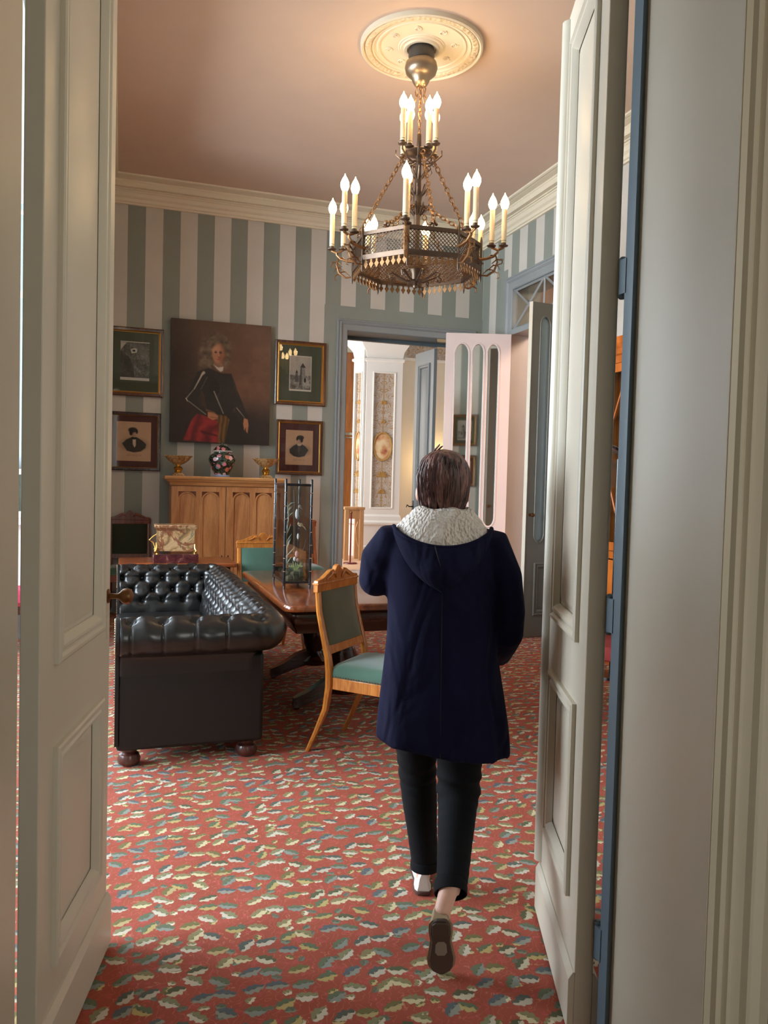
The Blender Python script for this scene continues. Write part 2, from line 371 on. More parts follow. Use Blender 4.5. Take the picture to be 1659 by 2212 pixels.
# lining of the near doorway and of the back doorway
struct('trim_8', M().box((-.199, 1.392, 0), (-.195, 1.752, 3.34)).box((1.250, 1.392, 0), (1.254, 1.752, 3.34)).box((-.199, 1.392, 3.336), (1.254, 1.752, 3.342)), MAT['leaf'])
struct('trim_9', M().box((1.236, 1.730, 0), (1.262, 1.765, 3.33)).box((-.23, 1.745, 0), (-.1995, 1.752, 3.33)).box((-.21, 1.74, 3.32), (1.262, 1.765, 3.345)), MAT['strip'])
MAT['dkblue'] = paint('dark_grey_blue_paint', (96, 110, 116), .45)
struct('trim_10', M().box((2.508, 8.995, 0), (2.514, 9.4, 3.26)).box((4.026, 8.995, 0), (4.032, 9.4, 3.26)).box((2.51, 8.995, 3.256), (4.03, 9.4, 3.262)).box((2.514, 9.34, 0), (2.545, 9.4, 3.256)).box((3.995, 9.34, 0), (4.026, 9.4, 3.256)).box((2.51, 9.34, 3.22), (4.03, 9.4, 3.256)), MAT['dkblue'])
struct('trim_11', M().box((4.245, 6.848, 0), (4.6, 6.854, 3.74)).box((4.245, 8.196, 0), (4.6, 8.202, 3.74)).box((4.245, 6.85, 3.735), (4.6, 8.2, 3.741)).box((4.23, 6.85, 3.215), (4.5, 8.2, 3.275)), MAT['blue'])
# hall side: brown wood panelling beside the surround
MAT['brownwood'] = wood('brown_panelling', (140, 100, 52), (104, 70, 34), .4)
hp = struct('wall_hall_right', M().box((1.42, 1.37, 0), (2.8, 1.40, 3.9)), MAT['brownwood'])
struct('wall_hall_left', M().box((-2.0, 1.385, 0), (-.365, 1.40, 3.9)), MAT['hallwall'])
# transom with crossed glazing bars in the right wall
tr = thing('window_4', None, None, (4.27, 6.85, 3.275), kind='structure')
m = M(); w3 = 1.35/2
for k in range(2):
    a0, a1 = k*w3, (k+1)*w3
    for (p, q) in (((a0, 0), (a1, .46)), ((a0, .46), (a1, 0))):
        m.tube([(0, p[0], p[1]), (0, q[0], q[1])], .014, 4)
m.tube([(0, 0, .01), (0, 1.35, .01)], .016, 4).tube([(0, 0, .45), (0, 1.35, .45)], .016, 4).tube([(0, w3, 0), (0, w3, .46)], .012, 4)
obj('glazing_bars', m, MAT['blue'], tr)
MAT['oldglass'] = glass_thin('old_window_glass', (.86, .9, .86), .05)
obj('pane', M().box((.015, 0, 0), (.02, 1.35, .46)), MAT['oldglass'], tr, smooth=False)

# ------------------------------------------------------------ windows of the bay
MAT['glass'] = glass_thin('clear_glass', (.96, .98, .98), .03)
def window(name, T, w, h, cols, rows, arched=False):
    r = thing(name, None, None, kind='structure'); r.matrix_world = T
    f = M().frame(0, 0, w, h, [(0, .0), (0, .06), (.05, .06), (.06, .04), (.06, 0)])
    for i in range(1, cols): f.box((w*i/cols-.025, -.05, .06), (w*i/cols+.025, 0, h-.06))
    for z in rows: f.box((.06, -.05, z-.025), (w-.06, 0, z+.025))
    if arched:
        for i in range(cols):
            a, b = w*i/cols+.03, w*(i+1)/cols-.03; c_ = (a+b)/2; R_ = (b-a)/2
            f.tube([(c_+R_*math.cos(t), -.025, h-.12-R_+R_*math.sin(t)) for t in [PI*k/14 for k in range(15)]], .02, 6)
    obj('window_frame', f, MAT['white'], r, ang=20)
    zs = [0.03]+list(rows)+[h-.03]
    for i in range(cols):
        for a, b in zip(zs[:-1], zs[1:]):
            obj('pane', M().box((w*i/cols+.02, -.02, a), (w*(i+1)/cols-.02, -.015, b)), MAT['glass'], r, smooth=False)
    obj('window_sill', M().box((-.05, -.18, -.05), (w+.05, 0, 0)), MAT['white'], r)
    return r
window('window_1', TR((-2.7, 7.8, 1.08)), 2.08, 2.87, 3, [.42, 2.0], True)
for i, y in enumerate((2.3, 4.0, 5.7)): window('window_%d' % (i+2) if i < 2 else 'window_5', TR((-3.2, y, .5)) @ RZ(PI/2), 1.4, 3.4, 2, [.5, 2.4], True)

# ------------------------------------------------------------ door leaves
MAT['brass'] = metal('aged_brass', (128, 92, 62), .42)
MAT['black_iron'] = metal('black_iron', (24, 22, 22), .4, .6)
mould = [(0, 0), (0, .012), (.006, .016), (.014, .016), (.02, .008), (.026, .008), (.032, .013), (.04, .012), (.052, .0), (.056, -.008)]
def leaf(name, T, w, h, t, panels, mat, kick=.16):
    r = thing(name, None, None, kind='structure'); r.matrix_world = T
    hs = [[(a, b), (c, b), (c, d), (a, d)] for a, b, c, d in panels]
    obj('frame', M().holes([(0, 0), (w, 0), (w, h), (0, h)], hs, -t/2, t/2), mat, r, smooth=False, bevel=.003)
    for a, b, c, d in panels:
        obj('panel', M().box((a-.005, -t*.28, b-.005), (c+.005, t*.28, d+.005)), mat, r)
        for s_ in (1, -1):
            mm = M().frame(a-.012, b-.012, c+.012, d+.012, mould, -t/2)
            mm.add([(a+.07, -t*.28-.006, b+.07), (c-.07, -t*.28-.006, b+.07), (c-.07, -t*.28-.006, d-.07), (a+.07, -t*.28-.006, d-.07), (a+.052, -t*.28+.001, b+.052), (c-.052, -t*.28+.001, b+.052), (c-.052, -t*.28+.001, d-.052), (a+.052, -t*.28+.001, d-.052)],
                   [(0, 1, 2, 3), (0, 1, 5, 4), (1, 2, 6, 5), (2, 3, 7, 6), (3, 0, 4, 7)])
            if s_ < 0: mm.T(Matrix.Diagonal((1, -1, 1, 1)))
            obj('moulding', mm, mat, r, ang=25)
    if kick:
        for s_ in (1, -1):
            mm = M().loft([[(0.0, 0, 0), (0, -.016, 0), (0, -.016, kick-.02), (0, -.004, kick), (0, 0, kick)], [(w, 0, 0), (w, -.016, 0), (w, -.016, kick-.02), (w, -.004, kick), (w, 0, kick)]])
            mm.T(TR((0, -t/2, 0)))
            if s_ < 0: mm.T(Matrix.Diagonal((1, -1, 1, 1)))
            obj('kick_board', mm, mat, r, ang=20)
    return r
def aim(a, b): return math.atan2(b[1]-a[1], b[0]-a[0])
LH = 3.085
# left leaf, hinged at the left jamb
A = (-.172, 1.965); B = (-.026, 2.60); wL = math.dist(A, B)
dL = leaf('door_1', TR((A[0]-.022, A[1]+.006, .012)) @ RZ(aim(A, B)), wL, LH-.012, .046, [(.115, 1.03, wL-.115, LH-.16), (.115, .27, wL-.115, .80)], MAT['leaf'])
kn = [(.0, 0), (.022, 0), (.022, .004), (.009, .008), (.008, .03), (.012, .036), (.022, .046), (.026, .058), (.022, .07), (.01, .076), (0, .077)]
def knob(parent, x, z, t, both=True, mat='brass', sc=1.0):
    for s_ in ((1, -1) if both else (1,)):
        mm = M().lathe([(r_*sc, q*sc) for r_, q in kn], 16).T(Matrix.Rotation(PI/2*s_, 4, 'X')).T(TR((x, -t/2*s_, z)))
        obj('knob', mm, MAT[mat], parent)
knob(dL, wL-.03, 1.11, .046)
obj('keyhole_plate', M().box((wL-.045, -.026, .98), (wL-.02, -.023, 1.05)), MAT['leaf'], dL)
# right leaf
A = (1.195, 1.814); B = (1.425, 2.40); wR = math.dist(A, B)
dR = leaf('door_2', TR((A[0]+.022, A[1]-.008, .012)) @ RZ(aim(A, B)), wR, LH-.012, .05, [(.115, 1.06, wR-.115, LH-.16), (.115, .33, wR-.115, .86)], MAT['leaf'])
obj('astragal', M().loft([[(wR-.012+.026*math.cos(t), -0+.036*math.sin(t)+.0, z) for t in [2*PI*k/12 for k in range(12)]] for z in (.17, .18, LH-.04, LH-.03)]).T(TR((.012, .012, 0))), MAT['leaf'], dR)
# hinges: knuckle in two halves on the jamb side
def hinge(x, y, z, par=None):
    return M().tube([(x, y, z-.055), (x, y, z-.05), (x, y, z-.002)], [.006, .011, .011], 10).tube([(x, y, z+.002), (x, y, z+.05), (x, y, z+.055)], [.012, .012, .006], 10).box((x-.012, y-.03, z-.045), (x+.012, y, z+.045))
for z in (.27, 1.16, 2.05, 2.9):
    struct('hinge', hinge(1.246, 1.79, z), MAT['strip'])
    struct('hinge', hinge(-.212, 1.955, z), MAT['leaf']) if 0 else struct('hinge', hinge(-.214, 1.80, z), MAT['leaf'])

def lancet(x0, x1, z0, z1, n=10, both=True, k=1.0):
    """outline of a narrow light with a pointed head (and foot)"""
    c = (x0+x1)/2; w = x1-x0; hh = w*.75*k; o = []
    for i in range(n+1):
        t = i/n; o.append((x1-(w/2)*(1-math.cos(t*PI/2)), z1-hh+hh*math.sin(t*PI/2)))
    for i in range(1, n+1):
        t = 1-i/n; o.append((x0+(w/2)*(1-math.cos(t*PI/2)), z1-hh+hh*math.sin(t*PI/2)))
    if both:
        for i in range(n+1):
            t = i/n; o.append((x0+(w/2)*(1-math.cos(t*PI/2)), z0+hh-hh*math.sin(t*PI/2)))
        for i in range(1, n):
            t = 1-i/n; o.append((x1-(w/2)*(1-math.cos(t*PI/2)), z0+hh-hh*math.sin(t*PI/2)))
    else: o += [(x0, z0), (x1, z0)]
    return o
n = NT('door_mirror_glass'); MAT['mirror'] = n.set((.82, .86, .84), .03, 1.0)
def lancet_leaf(name, T, w, h, lights, zz, mat, pane, panel=None, t=.045):
    r = thing(name, None, None, kind='structure'); r.matrix_world = T
    hs = [lancet(a, b, zz[0], zz[1]) for a, b in lights]
    if panel: hs.append([(panel[0], panel[1]), (panel[2], panel[1]), (panel[2], panel[3]), (panel[0], panel[3])])
    obj('frame', M().holes([(0, 0), (w, 0), (w, h), (0, h)], hs, -t/2, t/2), mat, r, smooth=False, bevel=.003)
    for a, b in lights:
        L = lancet(a, b, zz[0], zz[1])
        for s_ in (-1, 1):
            obj('beading', M().tube([(p[0], s_*t*.5, p[1]) for p in L+L[:2]], .009, 6, False), mat, r)
        obj('pane', M().box((a-.005, -.004, zz[0]), (b+.005, .004, zz[1])), pane, r, smooth=False)
    if panel:
        a, b, c, d = panel
        obj('panel', M().box((a-.005, -.006, b-.005), (c+.005, .006, d+.005)), mat, r)
        for s_ in (1, -1):
            mm = M().frame(a-.01, b-.01, c+.01, d+.01, mould, -t/2)
            if s_ < 0: mm.T(Matrix.Diagonal((1, -1, 1, 1)))
            obj('moulding', mm, mat, r, ang=25)
    return r
A = (4.20, 8.12); B = (3.496, 8.35); w_ = math.dist(A, B)
dm = lancet_leaf('door_3', TR((A[0], A[1], .01)) @ RZ(aim(A, B)), w_, 3.195, [(w_*.175, w_*.363), (w_*.407, w_*.593), (w_*.637, w_*.865)], (1.0, 3.08), MAT['pinkwhite'], MAT['mirror'], (.12, .22, w_-.12, .8))
A = (4.24, 6.90); B = (3.745, 6.835); w_ = math.dist(A, B)
MAT['shaded_leaf'] = paint('shaded_grey_door_paint', (122, 118, 108), .45)  # darker grey: shade on the face turned from the bay, put into the paint
dg = lancet_leaf('door_4', TR((A[0], A[1], .01)) @ RZ(aim(A, B)), w_, 3.26, [(w_*.56, w_*.80), (w_*.14, w_*.40)], (.93, 3.13), MAT['shaded_leaf'], paint('frosted_glass_blue_reflection', (158, 178, 186), .22, .05), (.1, .22, w_-.12, .72))  # bluish reflected light is painted into the pane colour
knob(dg, w_-.045, 1.20, .045, sc=.8)
obj('closing_edge', M().box((w_, -.026, 0), (w_+.006, .026, 3.26)), MAT['leaf'], dg)  # pale strip: daylight falling on this edge put into its colour
obj('latch_plate', M().box((w_-.002, -.01, 1.1), (w_+.001, .01, 1.25)), MAT['strip'], dg)
# leaf of the back doorway, opened into the far room
A = (3.80, 9.40); B = (3.757, 9.93); w_ = math.dist(A, B)
db = leaf('door_5', TR((A[0], A[1], .01)) @ RZ(aim(A, B)), .56, 3.2, .045, [(.12, 1.1, .44, 3.02), (.12, .25, .44, .85)], MAT['blue'])
obj('lever_handle', M().tube([(.51, -.02, 1.16), (.51, -.07, 1.16), (.46, -.075, 1.17), (.41, -.07, 1.155)], [.008, .008, .007, .006], 8).tube([(.51, .02, 1.16), (.51, .08, 1.16), (.55, .09, 1.18), (.6, .08, 1.15)], [.008, .008, .007, .006], 8).box((.49, -.026, 1.08), (.53, .026, 1.24)), MAT['black_iron'], db)
# ------------------------------------------------------------ chesterfield sofa
n = NT('black_leather'); v = n.n('ShaderNodeTexVoronoi'); v.inputs['Scale'].default_value = 260; n.l(n.co, v.inputs['Vector'])
n.bump(n.m_('ADD', n.m_('MULTIPLY', v.outputs[0], .4), n.noise(14)), .12, .003)
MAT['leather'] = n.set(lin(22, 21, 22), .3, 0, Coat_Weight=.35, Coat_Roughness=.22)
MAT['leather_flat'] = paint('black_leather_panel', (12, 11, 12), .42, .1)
MAT['darkwood'] = wood('dark_bun_foot_wood', (92, 48, 38), (52, 24, 20), .3)
MAT['nail'] = metal('nail_heads', (206, 190, 160), .25)
sofa = thing('chesterfield_sofa', 'black leather chesterfield sofa with deep button tufting and rolled arms', 'sofa', (0, 4.15, 0))
SX, SL = .745, 2.42       # outer back plane x, outer length y (local)
def path_pt(s):
    """U path: near arm, corner, back, corner, far arm. returns point and outward normal"""
    rc = .10; a1 = SX-rc; arc = rc*PI/2; L2 = SL-2*rc
    if s < a1: return (s, 0), (0, -1)
    s -= a1
    if s < arc:
        t = s/rc; return (a1+rc*math.sin(t), rc-rc*math.cos(t)), (math.sin(t), -math.cos(t))
    s -= arc
    if s < L2: return (SX, rc+s), (1, 0)
    s -= L2
    if s < arc:
        t = s/rc; return (SX-rc+rc*math.cos(t), SL-rc+rc*math.sin(t)), (math.cos(t), math.sin(t))
    s -= arc; return (a1-s, SL), (0, 1)
STOT = 2*(SX-.10)+.10*PI+SL-.2
RC, RZc, RR = .03, .685, .098   # roll centre offset, height, radius
prof = []
for i in range(3): prof.append((0.003, .48+.04*i, -1))
prof.append((.012, .592, -1))
a0 = -115; 
for k in range(0, 40):
    t = math.radians(-100+ (280)*k/39); prof.append((RC+RR*math.cos(t), RZc+RR*math.sin(t), math.radians(0)+ (280*k/39)*PI/180*RR))
al = 280*PI/180*RR
for k in range(1, 26):
    q = k/25; prof.append((RC-RR-.012*math.sin(q*PI)-.055*q, RZc-.28*q, al+.28*q))
# unit outward normals of the profile
def pn(i):
    a = prof[max(i-1, 0)]; b = prof[min(i+1, len(prof)-1)]; d = (b[0]-a[0], b[1]-a[1]); L = math.hypot(*d) or 1
    return (d[1]/L, -d[0]/L)
ROWS = [.295, .385, .475, .565, .655]; SP = .156
def tuft(s, a):
    if a < 0: return 0
    d = 0
    for ri, ra in enumerate(ROWS):
        off = SP/2 if ri % 2 else 0
        k = round((s-off-.06)/SP); sb = off+.06+k*SP
        dd = (s-sb)**2+(a-ra)**2
        d -= .030*math.exp(-dd/.0005)
        d -= .012*math.exp(-dd/.003)
    # pleats between buttons
    if a >= ROWS[0]:
        for ri in range(len(ROWS)-1):
            if ROWS[ri] <= a <= ROWS[ri+1]:
                q = (a-ROWS[ri])/(ROWS[ri+1]-ROWS[ri])
                off = SP/2 if ri % 2 else 0
                x = ((s-off-.06)/SP) % 1.0
                for c in (q/2, 1-q/2):
                    e_ = min(abs(x-c), 1-abs(x-c))*SP
                    d -= .013*math.exp(-(e_/.009)**2)
                d += .010*math.sin(PI*q)
    else:
        x = ((s-.06)/SP) % 1.0; e_ = min(x, 1-x)*SP
        f = min(1, max(0, (a-.01)/.05))
        d -= .008*math.exp(-(e_/.0045)**2)*f
        d += .0025*math.sin(PI*x)*f
    if a > .66: d *= max(0, 1-(a-.66)/.08)
    return d
NS = 500; rings = []
for i in range(NS+1):
    s = STOT*i/NS; (px, py), (nx, ny) = path_pt(s); ring = []
    edge = min(1, min(s, STOT-s)/.02)
    cs = 1.0
    for j, (o_, z, a) in enumerate(prof):
        nn = pn(j); d = tuft(s, a)*edge + .0035*math.sin(s*37+z*21)*math.sin(s*11)*(a > 0)
        if edge < 1: d -= .01*(1-edge)**2
        oo = o_+nn[0]*d
        ring.append((px+nx*oo, py+ny*oo, z+nn[1]*d))
    rings.append(ring)
# keep the inner side from crossing itself in the corners
m = M(); m.loft(rings, close=False, cap=False)
obj('tufted_roll', m, MAT['leather'], sofa, ang=180)
# end caps of the two arms (the scrolls)
for s_, y, sg in ((0, 0, -1), (1, SL, 1)):
    poly = [(y+sg*o_, z) for o_, z, a in prof]+[(y-sg*.14, .12), (y, .12)]
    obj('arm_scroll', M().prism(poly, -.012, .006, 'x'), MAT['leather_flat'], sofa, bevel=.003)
    st = M()
    pp = [(y+sg*.012*0-sg*.006, z) for z in np.arange(.12, .585, .0135)]
    pp += [(y+sg*(RC+(RR-.008)*math.cos(t)), RZc+(RR-.008)*math.sin(t)) for t in np.arange(math.radians(-90), math.radians(180), .14)]
    for (a, b) in pp: st.ball((-.014, a, b), .0045, 6, 4)
    obj('nail_trim', st, MAT['nail'], sofa, kind='stuff')
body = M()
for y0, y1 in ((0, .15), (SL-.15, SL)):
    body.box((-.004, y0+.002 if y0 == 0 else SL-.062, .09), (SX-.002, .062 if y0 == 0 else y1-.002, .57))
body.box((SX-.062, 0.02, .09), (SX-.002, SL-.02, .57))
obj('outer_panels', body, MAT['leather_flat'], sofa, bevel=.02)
obj('base_rail', M().box((.0, .15, .09), (SX-.15, SL-.15, .27)), MAT['leather'], sofa, bevel=.02)
for k in range(3):
    y0 = .155+k*(SL-.31)/3; obj('seat_cushion', M().box((-.02, y0+.004, .27), (SX-.11, y0+(SL-.31)/3-.004, .43)), MAT['leather'], sofa, bevel=.04)
bun = [(.0, 0), (.035, 0), (.055, .015), (.06, .035), (.05, .06), (.035, .068), (.04, .075), (.045, .09), (0, .09)]
for x, y in ((.06, .07), (SX-.08, .07), (.06, SL-.07), (SX-.08, SL-.07)):
    obj('bun_foot', M().lathe(bun, 18, (x, y, 0)), MAT['darkwood'], sofa)
# buttons
bt = mesh_of('button', M().ball((0, 0, 0), (.011, .011, .006), 8, 6), MAT['leather'])
for ri, ra in enumerate(ROWS[:4]):
    off = SP/2 if ri % 2 else 0
    for k in range(40):
        s = off+.06+k*SP
        if s > STOT-.03: break
        j = min(range(4, len(prof)), key=lambda q: abs(prof[q][2]-ra)); nn = pn(j); o_, z, a = prof[j]; (px, py), (nx, ny) = path_pt(s); d = -.034
        oo = o_+nn[0]*d; b = obj('button', bt, None, sofa, loc=(px+nx*oo, py+ny*oo, z+nn[1]*d))
        b.rotation_euler = Vector((nx*nn[0], ny*nn[0], nn[1])).to_track_quat('Z', 'Y').to_euler()

# ------------------------------------------------------------ woods and tables
MAT['mahog'] = wood('polished_mahogany', (150, 78, 38), (92, 40, 20), .16, 4, 'y', .8)
MAT['mahog_dark'] = wood('dark_mahogany', (74, 32, 20), (40, 16, 12), .22, 4, 'x', .6)
MAT['maple'] = wood('honey_burr_wood', (206, 132, 58), (160, 88, 32), .25, 7, 'z', .5, 2)
MAT['redwood'] = wood('red_brown_wood', (132, 66, 44), (88, 38, 26), .25, 6, 'z', .5)
def rounded(x0, y0, x1, y1, r, n=6):
    o = []
    for cx_, cy_, a in ((x1-r, y0+r, -90), (x1-r, y1-r, 0), (x0+r, y1-r, 90), (x0+r, y0+r, 180)):
        o += [(cx_+r*math.cos(math.radians(a+90*k/n)), cy_+r*math.sin(math.radians(a+90*k/n))) for k in range(n+1)]
    return o
def slab(x0, y0, x1, y1, r, layers):
    """layers: (inset, z)"""
    return M().loft([[(p[0], p[1], z) for p in rounded(x0+i, y0+i, x1-i, y1-i, max(r-i, .01))] for i, z in layers])
tb = thing('dining_table', 'large polished mahogany pedestal table with moulded apron behind the sofa', 'table', (.92, 4.49, 0))
obj('tabletop', slab(0, 0, 1.0, 1.78, .07, [(.012, .715), (.0, .722), (0, .745), (.008, .757), (.02, .76)]), MAT['mahog'], tb)
obj('apron', slab(.03, .03, .97, 1.75, .05, [(.09, .575), (.055, .578), (.05, .6), (.03, .63), (.012, .665), (.02, .70), (.03, .715)]), MAT['mahog_dark'], tb)
for yy in (.50, 1.32):
    obj('pedestal', M().lathe([(.0, .10), (.10, .10), (.11, .13), (.07, .17), (.06, .2), (.085, .26), (.10, .34), (.07, .42), (.055, .46), (.08, .5), (.12, .55), (.14, .578), (0, .578)], 20, (.5, yy, 0)), MAT['mahog_dark'], tb)
    for sx in (-1, 1):
        f = M().loft([[(.5+sx*x, yy-w_, z-h_), (.5+sx*x, yy+w_, z-h_), (.5+sx*x, yy+w_*.7, z+h_), (.5+sx*x, yy-w_*.7, z+h_)] for x, z, w_, h_ in ((.04, .16, .06, .05), (.14, .13, .055, .05), (.24, .08, .05, .035), (.30, .055, .045, .035), (.335, .045, .03, .03))])
        obj('scroll_foot', f, MAT['mahog_dark'], tb)
        obj('caster', M().lathe([(0, 0), (.02, 0), (.022, .012), (.02, .025), (0, .025)], 10, (.5+sx*.31, yy, 0)), MAT['brass'], tb)
dk = thing('side_table', 'small reddish-brown wooden table between sofa and pine cabinet, bearing the marble casket', 'table', (0, 6.78, 0))
obj('tabletop', slab(-.005, .0, .965, .60, .03, [(.008, .728), (0, .735), (0, .755), (.006, .76)]), wood('reddish_tabletop_wood', (172, 92, 50), (120, 58, 30), .25, 5, 'x', .5), dk)
obj('apron', M().box((.05, .04, .64), (.91, .56, .728)), MAT['mahog_dark'], dk, bevel=.004)
for x in (.09, .87):
    for y in (.08, .52):
        obj('leg', M().lathe([(0, 0), (.016, 0), (.02, .04), (.014, .08), (.02, .3), (.028, .58), (.022, .6), (.03, .64), (0, .64)], 12, (x, y, 0)), MAT['mahog_dark'], dk)

# marble casket
n = NT('veined_onyx_marble'); q = n.noise(7, None, 6, .62, 2.2); q2 = n.noise(3, n.mapc((1, 1, 1), (0, 0, 0), (4, 2, 1)), 4, .6, 1.5)
c = n.ramp(q, [(.3, lin(96, 78, 58)), (.45, lin(170, 134, 92)), (.55, lin(196, 160, 118)), (.65, lin(126, 120, 92)), (.78, lin(160, 96, 66))])
MAT['onyx'] = n.set(n.mix(n.m_('MULTIPLY', n.m_('LESS_THAN', n.m_('ABSOLUTE', n.m_('SUBTRACT', q2, .5)), .035), .75), c, lin(122, 62, 44)), .2)
n = NT('rosso_marble'); MAT['rosso'] = n.set(n.ramp(n.noise(14, None, 5, .7, 1), [(.35, lin(52, 22, 26)), (.6, lin(92, 44, 44)), (.72, lin(150, 110, 100))]), .2)
MAT['gold'] = metal('gilt_metal', (226, 190, 110), .22)
bx = thing('marble_casket', 'veined marble casket with gilt feet on a dark red plinth', 'box', (.27, 6.85, .76))
obj('plinth', M().box((0, 0, 0), (.372, .24, .075)), MAT['rosso'], bx, bevel=.004)
obj('body', M().loft([[(x0, y0, z), (x1, y0, z), (x1, y1, z), (x0, y1, z)] for x0, y0, x1, y1, z in ((.035, .03, .337, .21, .10), (.033, .028, .339, .212, .27), (.025, .02, .347, .22, .285), (.012, .008, .36, .232, .298), (.012, .008, .36, .232, .305))]), MAT['onyx'], bx, smooth=False)
obj('lid', M().box((.01, .006, .305), (.362, .234, .322)), MAT['onyx'], bx, bevel=.006)
for x, y in ((.03, .03), (.342, .03), (.03, .21), (.342, .21)):
    obj('gilt_foot', M().tube([(x, y, .075), (x, y, .085), (x+(-.012 if x < .1 else .012), y-.008, .1), (x, y, .13), (x, y, .16)], [.014, .009, .012, .007, .003], 8), MAT['gold'], bx)
obj('gilt_handle', M().tube([(.03, .1, .24), (.0, .1, .22), (-.03, .1, .19), (.0, .1, .17), (.02, .1, .12)], [.004, .006, .004, .006, .004], 6), MAT['gold'], bx)

# ------------------------------------------------------------ chairs
n = NT('olive_velvet'); n.bump(n.noise(400), .2, .002); MAT['velvet'] = n.set(n.mix(n.noise(8), lin(62, 64, 40), lin(88, 88, 56)), .85, Sheen_Weight=.5)
n = NT('green_velvet'); n.bump(n.noise(400), .2, .002); MAT['gvelvet'] = n.set(n.mix(n.noise(6), lin(52, 84, 68), lin(70, 104, 88)), .8, Sheen_Weight=.5)
n = NT('dark_green_velvet'); MAT['dvelvet'] = n.set(n.mix(n.noise(6), lin(36, 42, 28), lin(48, 54, 36)), .85)
def make_chair(label, woodm, backm, seatm, loc, rz, group=None):
    """facing local +Y"""
    t = thing('dining_chair', label, 'chair', loc, rz, group or 'wooden chairs with green upholstery')
    hw, hd = .215, .21
    st = M()
    for sx in (-1, 1):
        leg = M().tube([(sx*(hw-.005), -hd-.13, 0), (sx*(hw-.005), -hd-.075, .12), (sx*(hw-.003), -hd-.02, .25), (sx*(hw-.002), -hd, .38), (sx*(hw-.002), -hd, .46), (sx*(hw-.003), -hd-.012, .54), (sx*(hw-.004), -hd-.045, .66), (sx*(hw-.006), -hd-.075, .78), (sx*(hw-.006), -hd-.085, .885)],
                       [.016, .019, .023, .026, .027, .025, .022, .02, .019], 8, True, .8)
        obj('rear_leg', leg, woodm, t)
        fl_ = M().tube([(sx*(hw+.02), hd+.075, 0), (sx*(hw+.02), hd+.045, .12), (sx*(hw+.015), hd+.01, .25), (sx*(hw+.01), hd, .36), (sx*(hw+.005), hd, .42)], [.015, .018, .022, .026, .026], 8, True, .85)
        obj('front_leg', fl_, woodm, t)
    rail = [(-hw-.015, hd+.02), (hw+.015, hd+.02), (hw-.0, -hd), (-hw+.0, -hd)]
    ins = [(p[0]*.86, p[1]*.84) for p in rail]
    obj('seat_rail', M().loft([[(a, b, z) for a, b in rail] for z in (.365, .37, .425, .43)]), woodm, t, bevel=.003)
    def R_(k, z): return [(p[0]*k, p[1]*k, z) for p in rail]
    seat = M(); rr = []
    def smoothring(k, z, rc=.05):
        o = []; q = [Vector((p[0]*k, p[1]*k)) for p in rail]
        for i in range(4):
            a, b, c_ = q[i-1], q[i], q[(i+1) % 4]; d1 = (a-b).normalized()*rc; d2 = (c_-b).normalized()*rc
            for u in range(5):
                w_ = u/4; pt = (b+d1)*(1-w_)**2+b*2*w_*(1-w_)+(b+d2)*w_**2; o.append((pt.x, pt.y, z))
        return o
    seat.loft([smoothring(1.0, .43, .01), smoothring(1.01, .45, .02), smoothring(.99, .475, .04), smoothring(.93, .493, .06), smoothring(.78, .503, .08), smoothring(.5, .508, .08)])
    obj('seat', seat, seatm, t)
    nl = M(); per = [Vector(p) for p in rail]
    for i in (0, 1, 3):
        a, b = per[i], per[(i+1) % 4]; L = (b-a).length
        for k in range(int(L/.016)):
            p = a+(b-a)*(k*.016/L); nl.ball((p.x*1.012, p.y*1.012, .437), .0045, 5, 4)
    obj('nail_trim', nl, MAT['nail'], t, kind='stuff')
    # back: follows the leaning stiles
    def by(z):
        zs = [.46, .54, .66, .78, .885, 1.05]; ys = [-hd, -hd-.012, -hd-.045, -hd-.075, -hd-.085, -hd-.09]
        return float(np.interp(z, zs, ys))
    iw = hw-.022
    def bar(z0, z1, th=.012):
        return M().loft([[(-iw, by(z0)-th, z0), (iw, by(z0)-th, z0), (iw, by(z0)+th, z0), (-iw, by(z0)+th, z0)], [(-iw, by(z1)-th, z1), (iw, by(z1)-th, z1), (iw, by(z1)+th, z1), (-iw, by(z1)+th, z1)]])
    obj('back_rail', bar(.55, .595), woodm, t, bevel=.003)
    pad = M(); rings = []
    for z in np.linspace(.595, .885, 9):
        y = by(z); b = .016*math.sin(PI*(z-.595)/.29)**.4 if .595 < z < .885 else .004
        rings.append([(-iw, y-.01, z), (-iw, y+.008, z)]+[(x*iw, y+.01+b*(1-abs(x)**6), z) for x in (-.9, -.5, 0, .5, .9)]+[(iw, y+.008, z), (iw, y-.01, z)])
    pad.loft(rings); obj('back_pad', pad, backm, t)
    # crest with a pediment outline
    w_ = hw+.018; y = -hd-.088
    top = [(-w_, .885), (w_, .885), (w_, .935), (w_*.98, .95), (w_*.75, .958), (w_*.55, .978), (w_*.38, .995), (w_*.25, 1.0), (w_*.2, .985), (w_*.15, .995), (w_*.08, 1.015), (0, 1.022),
           (-w_*.08, 1.015), (-w_*.15, .995), (-w_*.2, .985), (-w_*.25, 1.0), (-w_*.38, .995), (-w_*.55, .978), (-w_*.75, .958), (-w_*.98, .95), (-w_, .935)]
    obj('crest_rail', M().prism(top, y-.014, y+.014, 'y'), woodm, t, smooth=False, bevel=.003)
    obj('crest_moulding', M().box((-w_-.004, y-.02, .925), (w_+.004, y+.02, .937)), woodm, t, bevel=.003)
    for s_ in (-1, 1): obj('scroll', M().tube([(s_*.03, y+.016, .95), (s_*.05, y+.018, .975), (s_*.08, y+.018, .98), (s_*.10, y+.018, .965), (s_*.14, y+.016, .95)], [.004, .007, .008, .006, .003], 6), woodm, t)
    return t
f_dir = (.717, -.697)
